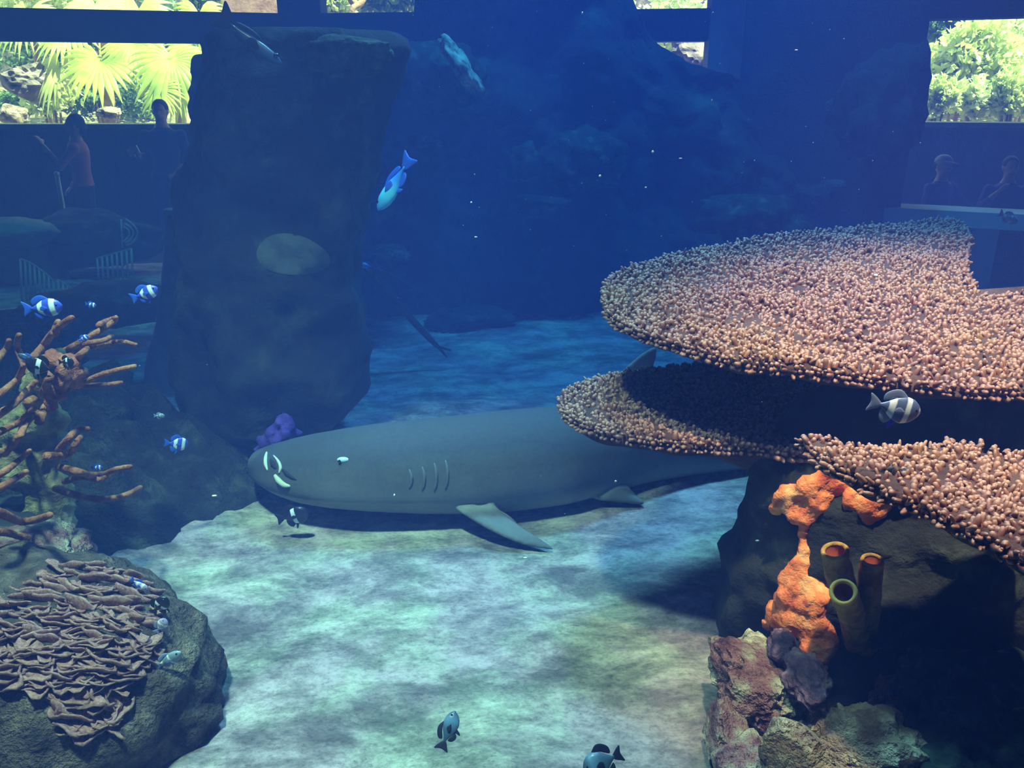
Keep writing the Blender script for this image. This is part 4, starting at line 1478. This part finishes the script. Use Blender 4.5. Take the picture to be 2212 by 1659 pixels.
fish('d', 143, 782, 2.36, 34, 0, 'small dark damselfish tucked into the reddish coral crust', .7, .22, 'f_black', 'fin_dark', 1)
fish('d', 180, 731, 2.5, 26, 30, 'tiny blue damselfish between two raised coral fingers', .5, .22, 'f_blue', 'fin_cobalt', 1)
fish('d', 196, 658, 2.9, 24, -10, 'tiny blue damselfish near the foot of the slatted rails', .5, .22, 'f_blue', 'fin_cobalt', 1)
fish('d', 344, 898, 3.0, 24, 0, 'tiny greenish damselfish in front of the grey buttress', .5, .22, 'f_silver', 'fin_grey', 1)
fish('d', 209, 1010, 2.5, 26, 0, 'tiny blue damselfish above a long pink coral finger', .5, .22, 'f_blue', 'fin_cobalt', 1)
fish('d', 345, 1308, 1.86, 56, 48, 'black damselfish with one white bar at the leaf coral rim', .60, .24, 'f_black', 'fin_dark', 1)
fish('d', 347, 1352, 1.86, 46, 55, 'pale mottled damselfish just under the black one at the leaf coral', .5, .22, 'f_pale', 'fin_grey', 1)
fish('d', 362, 1425, 1.84, 76, 32, 'slender silvery damselfish beside the leaf coral scales', .34, .18, 'f_silver', 'fin_grey', 1)
fish('d', 352, 1468, 1.84, 34, 10, 'tiny silvery damselfish below the slender one at the leaf coral', .5, .2, 'f_silver', 'fin_grey', 1)
fish('d', 300, 1262, 1.95, 44, -40, 'pale violet damselfish along the crest of the leaf coral', .42, .2, 'f_pale', 'fin_cobalt', 1)
fish('d', 632, 1114, 2.95, 74, 16, 'dark damselfish with one white bar under the shark chin', .56, .22, 'f_black', 'fin_dark', 1)
fish('d', 968, 1578, 1.66, 84, 70, 'slate blue tang nosing upwards over the bare sand', .42, .2, 'f_slate', 'fin_dark', 1, name='tang', lean=38)
fish('d', 1302, 1645, 1.50, 92, -22, 'dark slate tang swimming low over the sand near the pink rocks', .62, .24, 'f_slate', 'fin_dark', -1, name='tang', lean=30)
fish('d', 852, 396, 3.3, 140, -56, 'bright cobalt blue fish diving beside the dark pillar', .30, .18, 'f_cobalt', 'fin_cobalt', -1, name='wrasse', roll=45)
fish('d', 793, 574, 4.6, 32, 12, 'tiny bright blue fish at the upper end of the forked branch', .4, .2, 'f_cobalt', 'fin_cobalt', -1, name='wrasse')
fish('d', 540, 84, 3.3, 165, -38, 'slender dim bluish fish passing the pillar top', .17, .12, 'f_dimmed', 'fin_dark', 1, name='wrasse')
fish('d', 2178, 470, 4.6, 50, -25, 'small pale green fish in front of the grey sill', .4, .2, 'f_silver', 'fin_grey', 1)

# floating specks
rs = random.Random(99)
mb = MB()
v1, f1 = ICO[1]
spots = [(1720, 108, 3), (1410, 328, 4), (1470, 342, 3), (1296, 380, 4), (1395, 405, 3), (1538, 217, 3), (463, 1071, 5), (1892, 595, 6), (852, 1070, 4), (1330, 1040, 4), (1135, 1205, 4), (1636, 1168, 4), (1018, 437, 3), (1028, 512, 3), (1258, 28, 3), (1540, 28, 3)]
spots += [(rs.uniform(850, 2000), rs.uniform(20, 560), rs.uniform(0.7, 1.3)) for _ in range(45)] + [(rs.uniform(300, 1700), rs.uniform(560, 1300), rs.uniform(.6, 1.1)) for _ in range(14)]
for px, py, r in spots:
    Y = rs.uniform(1.3, 2.6) if py < 1000 else rs.uniform(1.1, 1.6)
    c_ = P(px, py, Y)
    w_ = wpx(r * 0.75, c_)
    st_ = rs.uniform(0.5, 1.9)
    mb.add([(c_.x + p[0] * w_ * st_, c_.y + p[1] * w_, c_.z + p[2] * w_ / st_) for p in v1], f1)
M['speck'] = plain('speck', (0.85, 0.88, 0.90), 0.6)
tag(mb.obj('floating_debris', M['speck']), 'tiny pale specks drifting in the water', 'debris', kind='stuff')

# ================================================================== PEOPLE ON THE WALKWAY
M['skin'] = plain('skin', (0.55, 0.30, 0.22), 0.6)
M['hair_black'] = plain('hair_black', (0.012, 0.010, 0.009), 0.7)
M['shirt_navy'] = plain('shirt_navy', (0.02, 0.025, 0.05), 0.9)
M['trousers_black'] = plain('trousers_black', (0.012, 0.012, 0.016), 0.9)
M['shirt_pink'] = plain('shirt_pink', (0.42, 0.12, 0.12), 0.9)
M['shirt_purple'] = plain('shirt_purple', (0.10, 0.05, 0.34), 0.9)
M['cap_pale'] = plain('cap_pale', (0.42, 0.38, 0.48), 0.8)
M['phone'] = plain('phone', (0.55, 0.60, 0.62), 0.3)


def person(label, loc, turn, height, shirt, trousers, pose, hair='hair_black', cap=False):
    """pose: (left elbow, left hand, right elbow, right hand) in body space of a 1.75 m figure facing -Y, z up from the soles"""
    mbx = MB()
    LE, LH, RE, RH = [Vector(p) for p in pose]
    # trunk
    tr_ = [(0.93, .165, .115), (1.0, .16, .11), (1.12, .145, .10), (1.25, .165, .115), (1.36, .185, .12), (1.43, .165, .10), (1.47, .09, .075), (1.53, .058, .06), (1.58, .058, .062)]
    n = 20
    v_, f_ = [], []
    for z, rx, ry in tr_:
        for k in range(n):
            th = 2 * math.pi * k / n
            v_.append((rx * math.cos(th), ry * math.sin(th), z))
    for i in range(len(tr_) - 1):
        for k in range(n):
            f_.append((i * n + k, i * n + (k + 1) % n, (i + 1) * n + (k + 1) % n, (i + 1) * n + k))
    f_ += [tuple(reversed(range(n))), tuple(range((len(tr_) - 1) * n, len(tr_) * n))]
    mbx.add(v_, f_)
    # head: skull, jaw, nose, ears
    mbx.ball((0, 0.01, 1.655), (.078, .098, .105), 18, 12)
    mbx.ball((0, -0.03, 1.60), (.056, .062, .060), 14, 10)
    mbx.tube([(0, -.075, 1.675), (0, -.098, 1.64), (0, -.112, 1.628), (0, -.088, 1.618)], [.012, .016, .018, .014], 8)
    for sx in (-1, 1):
        mbx.ball((sx * .08, .015, 1.645), (.012, .022, .034), 8, 6)
        # legs and shoes
        mbx.tube([(sx * .085, 0, .98), (sx * .095, -.005, .75), (sx * .095, -.01, .50), (sx * .095, .01, .36), (sx * .095, .02, .09)], [.10, .088, .062, .060, .042], 14)
        mbx.ball((sx * .085, 0, .95), (.10, .11, .10), 12, 8)
        mbx.tube([(sx * .095, .05, .045), (sx * .10, -.05, .045), (sx * .105, -.17, .035)], [.045, .045, .032], 12)
    for sx, E_, H_ in ((1, LE, LH), (-1, RE, RH)):
        sh = Vector((sx * .19, 0, 1.40))
        mbx.ball(sh, (.062, .062, .062), 12, 8)
        mbx.tube([sh, sh.lerp(E_, .5), E_], [.056, .05, .042], 12)
        mbx.ball(E_, .043, 10, 8)
        d_ = (H_ - E_).normalized()
        wr_ = H_ - d_ * 0.02
        mbx.tube([E_, E_.lerp(wr_, .4), wr_], [.041, .040, .027], 12)
        # palm, four fingers of unequal length, thumb from the side
        sd = d_.cross(Vector((0, 0, 1)))
        sd = sd.normalized() if sd.length > .1 else Vector((1, 0, 0))
        cu = sd.cross(d_)
        mbx.tube([wr_, H_ + d_ * .03, H_ + d_ * .075], [.026, .036, .036], 10, flat=.5)
        for q, ln in ((-.027, .062), (-.009, .076), (.009, .072), (.027, .055)):
            b0 = H_ + d_ * .07 + sd * q
            mbx.tube([b0, b0 + d_ * ln * .5 + cu * .008, b0 + d_ * ln * .8 - cu * .018], [.0105, .010, .0085], 6)
        b0 = H_ + d_ * .015 + sd * (.03 * sx)
        mbx.tube([b0, b0 + d_ * .03 + sd * .025 * sx, b0 + d_ * .058 + sd * .03 * sx], [.013, .012, .010], 6)
    me_ = remeshed(mbx, 0.0135, 2, 'person_body')
    for mm_ in ('skin', shirt, trousers, 'trousers_black'):
        me_.materials.append(M[mm_])
    for p in me_.polygons:
        c_ = p.center
        i = 1
        if c_.z > 1.475 and (c_ - LH).length > .16 and (c_ - RH).length > .16 or min((c_ - LH).length, (c_ - RH).length) < .13:
            i = 0
        elif c_.z < .97 and abs(c_.x) < .24 and c_.z < min(LH.z, RH.z) + 10:
            i = 2
        if c_.z < .08:
            i = 3
        p.material_index = i
    s_ = height / 1.76
    root_ = empty('person', loc, (0, 0, turn))
    root_.scale = (s_, s_, s_)
    mk('person_body', me_, None, root_)
    hb = MB()
    hb.ball((0, .028, 1.678), (.088, .098, .100), 18, 12)
    if not cap:
        hb.tube([(0, .07, 1.66), (0, .085, 1.60), (0, .075, 1.53)], [.06, .055, .03], 12)
    hv = []
    for p in hb.v:
        p = Vector(p)
        if p.y < -.045 and p.z < 1.72:
            p.y = -.045
        hv.append(tuple(p * 1.0 + Vector((0, 0, .004 * noise.noise(p * 60)))))
    hb.v = hv
    mk('hair', hb.mesh('hair'), M[hair], root_)
    if cap:
        cb = MB().ball((0, .01, 1.70), (.095, .11, .085), 18, 8).tube([(0, -.06, 1.705), (0, -.17, 1.69)], [.075, .06], 12, flat=.12)
        mk('cap', cb.mesh('cap'), M['cap_pale'], root_)
    for sx in (-1, 1):
        mk('eye', MB().ball((sx * .03, -.078, 1.665), (.014, .010, .009), 10, 6).mesh('eye'), M['eye_dark'], root_)
    mk('mouth', MB().tube([(-.024, -.080, 1.59), (0, -.094, 1.588), (.024, -.080, 1.59)], .005, 6).mesh('mouth'), M['shirt_pink'], root_)
    return tag(root_, label, 'person', 'visitors on the walkway')


HF = -0.2
p = P(342, 217, 9.6)
pm = person('person in dark clothes standing before the fan palms holding a phone', (p.x, 9.6, HF), R(8), p.z - HF, 'shirt_navy', 'trousers_black',
            ((.27, -.10, 1.14), (.16, -.30, 1.02), (-.27, -.10, 1.16), (-.20, -.34, 1.22)))
sp_ = (p.z - HF) / 1.76
ph = MB().box((-.038, -.006, -.075), (.038, .006, .075)).obj('phone', M['phone'], smooth=False)
ph.location = (p.x - .20 * sp_ + .03, 9.6 - .42 * sp_, HF + 1.26 * sp_)
ph.rotation_euler = (R(20), R(70), 0)
tag(ph, 'pale phone held out by the person in dark clothes', 'phone')
p = P(155, 248, 9.3)
person('person in a pink top and dark trousers raising a hand beside the wall', (p.x, 9.3, HF), R(-75), p.z - HF, 'shirt_pink', 'trousers_black',
       ((.26, -.16, 1.20), (.12, -.34, 1.45), (-.27, -.02, 1.12), (-.25, -.20, .92)))
p = P(2042, 338, 7.7)
person('person in a purple top and pale cap reaching sideways behind the grey sill', (p.x, 7.7, HF), R(25), p.z - HF, 'shirt_purple', 'trousers_black',
       ((.36, -.10, 1.18), (.58, -.20, 1.08), (-.28, -.05, 1.14), (-.22, -.25, 1.0)), cap=True)
p = P(2188, 340, 7.4)
person('person with dark hair and purple top under the pale shrubs', (p.x, 7.4, HF), R(-10), p.z - HF, 'shirt_purple', 'trousers_black',
       ((.28, -.08, 1.14), (.20, -.28, 1.0), (-.30, -.12, 1.2), (-.18, -.30, 1.42)))
# thin white post on the walkway
a = P(123, 376, 8.9)
root = empty('white_post', (a.x, 8.9, HF))
mk('post_shaft', MB().tube([(0, 0, 0.02), (0, 0, a.z - HF)], .022, 12).mesh('post_shaft'), M['pale_metal'], root)
mk('post_foot', MB().tube([(0, 0, 0), (0, 0, .025)], .11, 20).mesh('post_foot'), M['pale_metal'], root)
mk('post_cap', MB().ball((0, 0, a.z - HF), .028, 12, 8).mesh('post_cap'), M['pale_metal'], root)
tag(root, 'thin white post standing on the walkway below the person in pink', 'post')

# ================================================================== THE GARDEN
GZ = 0.7
mb = MB()
n = 40
for j in range(n):
    for i in range(n):
        x, y = -12 + 26 * i / (n - 1), 9.6 + 12 * j / (n - 1)
        mb.v.append((x, y if x < 2 else y + 0.0, GZ + 0.1 * noise.noise(Vector((x, y, 0))) + 0.11 * max(0, y - 12)))
mb.f = [(j * n + i, j * n + i + 1, (j + 1) * n + i + 1, (j + 1) * n + i) for j in range(n - 1) for i in range(n - 1)]
ground = mb.obj('ground', M['soil'])
for vtx in ground.data.vertices:
    if vtx.co.y < 11.3 and vtx.co.x < 2.5:
        vtx.co.z = -0.45
tag(ground, 'sunlit garden soil beyond the parapets', 'ground', kind='structure')
gbank = MB()
tag(MB().box((-12, 20.5, 0), (14, 20.9, 4.6)).obj('wall_garden', M['garden_rock'], smooth=False), 'rough brown wall closing the garden', 'wall', kind='structure')


def fan_frond(center, normal, droop, rad, mat, parent, stalk_to, nleaf=24, spread=R(290), roll=0.0, seed=0):
    """a fan leaf: folded leaflets radiating from the stalk end"""
    rn = random.Random(seed)
    nrm = Vector(normal).normalized()
    down = Vector((0, 0, -1))
    dv = (down - nrm * down.dot(nrm)).normalized()
    sv = nrm.cross(dv)
    mbx = MB()
    c_ = Vector(center)
    for k in range(nleaf):
        th = -spread / 2 + spread * k / (nleaf - 1) + roll + rn.uniform(-.03, .03)
        d_ = dv * math.cos(th) + sv * math.sin(th)
        t_ = nrm.cross(d_)
        L = rad * rn.uniform(.85, 1.08)
        ww = L * spread / nleaf * 0.34
        rows_ = []
        for q, wq in ((0.02, .12), (.35, .75), (.62, 1.0), (.82, .55), (1.0, .03)):
            bend = droop * L * q ** 2.2
            pc = c_ + d_ * (L * q) + Vector((0, 0, -bend)) + nrm * (0.10 * L * math.sin(q * 2.2))
            rows_.append((pc - t_ * ww * wq, pc + nrm * ww * .55 * wq, pc + t_ * ww * wq))
        v_, f_ = [], []
        for r_ in rows_:
            v_ += list(r_)
        for i in range(len(rows_) - 1):
            for j in range(2):
                f_.append((i * 3 + j, i * 3 + j + 1, (i + 1) * 3 + j + 1, (i + 1) * 3 + j))
        mbx.add(v_, f_)
    o_ = child(mbx.obj('frond', M[mat]), parent)
    st_ = Vector(stalk_to)
    line = catmull([st_, st_.lerp(c_, .5) + Vector((0, 0, .12)), c_], 5)
    sk = MB().tube(line, .014, 6).obj('leaf_stalk', M['palm'])
    sk.parent = o_
    sk.matrix_parent_inverse = (Matrix.Translation(parent.location)).inverted() if False else Matrix()
    sk.matrix_parent_inverse = parent.matrix_world.inverted() if False else Matrix()
    return o_


def palm(label, base, top, fronds, mat):
    root_ = tag(empty('fan_palm', tuple(base)), label, 'palm', 'fan palms in the garden')
    tm_ = MB().tube(catmull([Vector(base), Vector(base).lerp(Vector(top), .5) + Vector((.05, 0, 0)), Vector(top)], 6), [.09 - .002 * i for i in range(13)], 10)
    child(tm_.obj('palm_trunk', M['bark']), root_)
    for i, (px, py, Y, rp, nrm, dr, mt) in enumerate(fronds):
        c_ = P(px, py, Y)
        fan_frond(c_, nrm, dr, wpx(rp, c_), mt, root_, top, seed=i + int(px))
    return root_


def gbase(px, Y):
    q = P(px, 255, Y)
    return Vector((q.x, Y, GZ - .1))


t_ = P(215, 60, 13.2)
palm('broad fan palm with pale yellow fronds above the person in pink', gbase(225, 13.2), t_,
     [(218, 132, 12.4, 92, (0.1, -.75, .6), .28, 'palm'), (130, 145, 12.6, 80, (-.3, -.8, .5), .40, 'palm_pale'), (285, 92, 12.6, 76, (.2, -.8, .5), .35, 'palm'), (150, 60, 12.8, 84, (-.1, -.7, .6), .3, 'palm_pale'),
      (300, 20, 13.0, 80, (.1, -.7, .5), .3, 'palm_pale'), (60, 35, 13.0, 80, (-.2, -.7, .5), .3, 'palm_pale'), (205, 10, 13.2, 80, (0, -.7, .6), .3, 'palm_pale')], 'palm')
t_ = P(372, 110, 12.9)
palm('green fan palm with drooping fronds behind the person in dark clothes', gbase(380, 12.9), t_,
     [(372, 128, 12.2, 100, (.25, -.85, .4), .45, 'palm'), (420, 108, 12.4, 78, (.4, -.8, .4), .40, 'palm'), (346, 196, 12.0, 56, (0, -.9, .35), .25, 'palm'), (395, 165, 12.3, 82, (.3, -.9, .3), .5, 'palm'), (430, 30, 12.6, 70, (.2, -.8, .4), .4, 'palm')], 'palm')


def shrub(label, px, py, Y, rp, n, mat, seed, leaf=0.07, base_z=None, group='garden shrubs', name='shrub'):
    rn = np.random.RandomState(seed)
    c_ = P(px, py, Y)
    rx, rz = wpx(rp[0], c_), wpx(rp[1], c_)
    root_ = tag(empty(name, (c_.x, Y, GZ)), label, 'shrub', group)
    V, F = [], []
    # clumps of leaves
    ncl = 26
    cl = rn.normal(0, 1, (ncl, 3))
    cl /= np.linalg.norm(cl, axis=1)[:, None]
    cl *= rn.uniform(.45, .95, ncl)[:, None]
    for i in range(n):
        cc = cl[rn.randint(ncl)]
        q = cc + rn.normal(0, .20, 3)
        p0 = Vector((c_.x + q[0] * rx, Y + q[1] * min(rx, rz), c_.z + q[2] * rz))
        d_ = Vector(rn.normal(0, 1, 3)) + Vector((0, -.4, .3))
        d_.normalize()
        s_ = d_.cross(Vector(rn.normal(0, 1, 3))).normalized()
        nn = s_.cross(d_)
        L = leaf * rn.uniform(.7, 1.4)
        k = len(V)
        V += [tuple(p0), tuple(p0 + d_ * L * .45 + s_ * L * .30 + nn * L * .08), tuple(p0 + d_ * L), tuple(p0 + d_ * L * .45 - s_ * L * .30 + nn * L * .08)]
        F += [(k, k + 1, k + 2), (k, k + 2, k + 3)]
    m_ = MB()
    m_.v, m_.f = V, F
    child(m_.obj('foliage', M[mat]), root_)['kind'] = 'stuff'
    sm = MB()
    for i in range(5):
        e_ = cl[i]
        sm.tube([(c_.x + e_[0] * .1, Y, GZ - .1), (c_.x + e_[0] * rx * .5, Y + .1 * e_[1], c_.z + e_[2] * rz * .5)], [.03, .012], 6)
    child(sm.obj('stem', M['bark']), root_)
    return root_


shrub('deep green shrub under the fan palms behind the parapet', 215, 195, 14.6, (120, 55), 2600, 'leaf_deep', 1, .09)
shrub('dark leafy shrub between the two fan palms', 310, 190, 16.2, (80, 80), 2200, 'leaf_deep', 2, .09)
shrub('bright lime shrub tall behind the broad fan palm', 105, 205, 13.7, (56, 40), 1600, 'leaf_lime', 3, .09)
shrub('low green shrub by the garden boulder', 20, 225, 14.8, (60, 30), 900, 'leaf_deep', 4, .09)
shrub('tall green shrub reaching above the beam beside the salmon wall', 440, -30, 13.8, (36, 60), 1500, 'leaf_deep', 5, .1)
shrub('pale tall shrub high above the garden boulder', 60, -20, 15.6, (150, 55), 2600, 'leaf_pale', 6, .1)
shrub('mixed green shrub above the beam between mullion and reef wall', 830, -10, 14.2, (110, 50), 3000, 'leaf_deep', 7, .1)
shrub('lime shrub above the beam next to the mullion', 722, 0, 13.0, (40, 40), 900, 'leaf_lime', 8, .1)
shrub('pale shrub seen over the sloping shoulder of the reef wall', 1465, 60, 12.0, (110, 90), 2600, 'leaf_pale', 9, .1)
shrub('pale lime shrub filling the window beside the wide pier', 2085, 150, 11.2, (95, 85), 4200, 'leaf_lime', 10, .10)
shrub('pale green shrub beyond the edge of the far lintel', 2210, 120, 12.5, (110, 110), 4200, 'leaf_pale', 11, .10)
shrub('deep green shrub hanging under the lintel beside the wide pier', 2035, 55, 13.9, (80, 40), 1500, 'leaf_deep', 12, .10)
shrub('bushy green shrub closing the garden behind the fan palms', 240, 100, 18.2, (300, 150), 6000, 'leaf_deep', 14, .13)
shrub('large pale shrub closing the garden behind the window by the pier', 2140, 90, 16.2, (260, 150), 6000, 'leaf_lime', 15, .13)
for i, (px, py, rx_, rz_, mt, lb) in enumerate(((2030, 205, 37, 42, 'leaf_lime', 'low lime shrub on the coping close to the wide pier'), (2105, 212, 37, 40, 'leaf_pale', 'low pale shrub in the middle of the window by the pier'),
                                               (2180, 200, 37, 46, 'leaf_lime', 'low lime shrub above the person with dark hair'), (2240, 205, 37, 44, 'leaf_pale', 'low pale shrub at the outer end of the coping'))):
    shrub(lb, px, py, 9.95 + 0.1 * (i % 2), (rx_, rz_), 1500, mt, 30 + i, .075)
rock('garden_boulder', 58, 178, 12.7, (58, 42), 'brown garden boulder beside the broad fan palm', 'garden_rock', 61, facet=.6, amp=.35)
rock('garden_boulder', 30, 250, 12.3, (30, 22), 'tan garden boulder low on the soil by the coping', 'tan_rock', 62, amp=.3)
rock('garden_boulder', 235, 243, 12.0, (24, 12), 'small striped pale garden boulder just above the coping', 'tan_rock', 63, amp=.3)
rock('garden_boulder', 1500, 118, 11.3, (50, 40), 'pale garden boulder seen past the reef shoulder', 'garden_rock', 64, facet=.6, amp=.35)
# salmon wall and leaning branch above the beam
a, b2 = P(480, 20, 14.4), P(640, 20, 14.4)
tag(wallseg('salmon_panel', (a.x, 14.4), (b2.x, 14.4), 0.5, 4.4, 0.2, M['salmon_wall']), 'salmon pink wall panel in the garden above the beam', 'wall panel')
root = empty('bare_branch', tuple(P(755, 28, 12.6)))
child(MB().tube(catmull([P(752, 120, 12.6), P(760, 24, 12.6), P(780, 6, 12.7), P(810, -50, 12.9)], 5), wpx(7, P(760, 20, 12.6)), 8).obj('branch_stem', M['bark']), root)
child(MB().tube([P(768, 14, 12.65), P(750, -10, 12.6), P(740, -50, 12.5)], [.05, .035, .02], 8).obj('twig', M['bark']), root)
tag(root, 'bare orange brown branch among the leaves above the beam', 'branch')
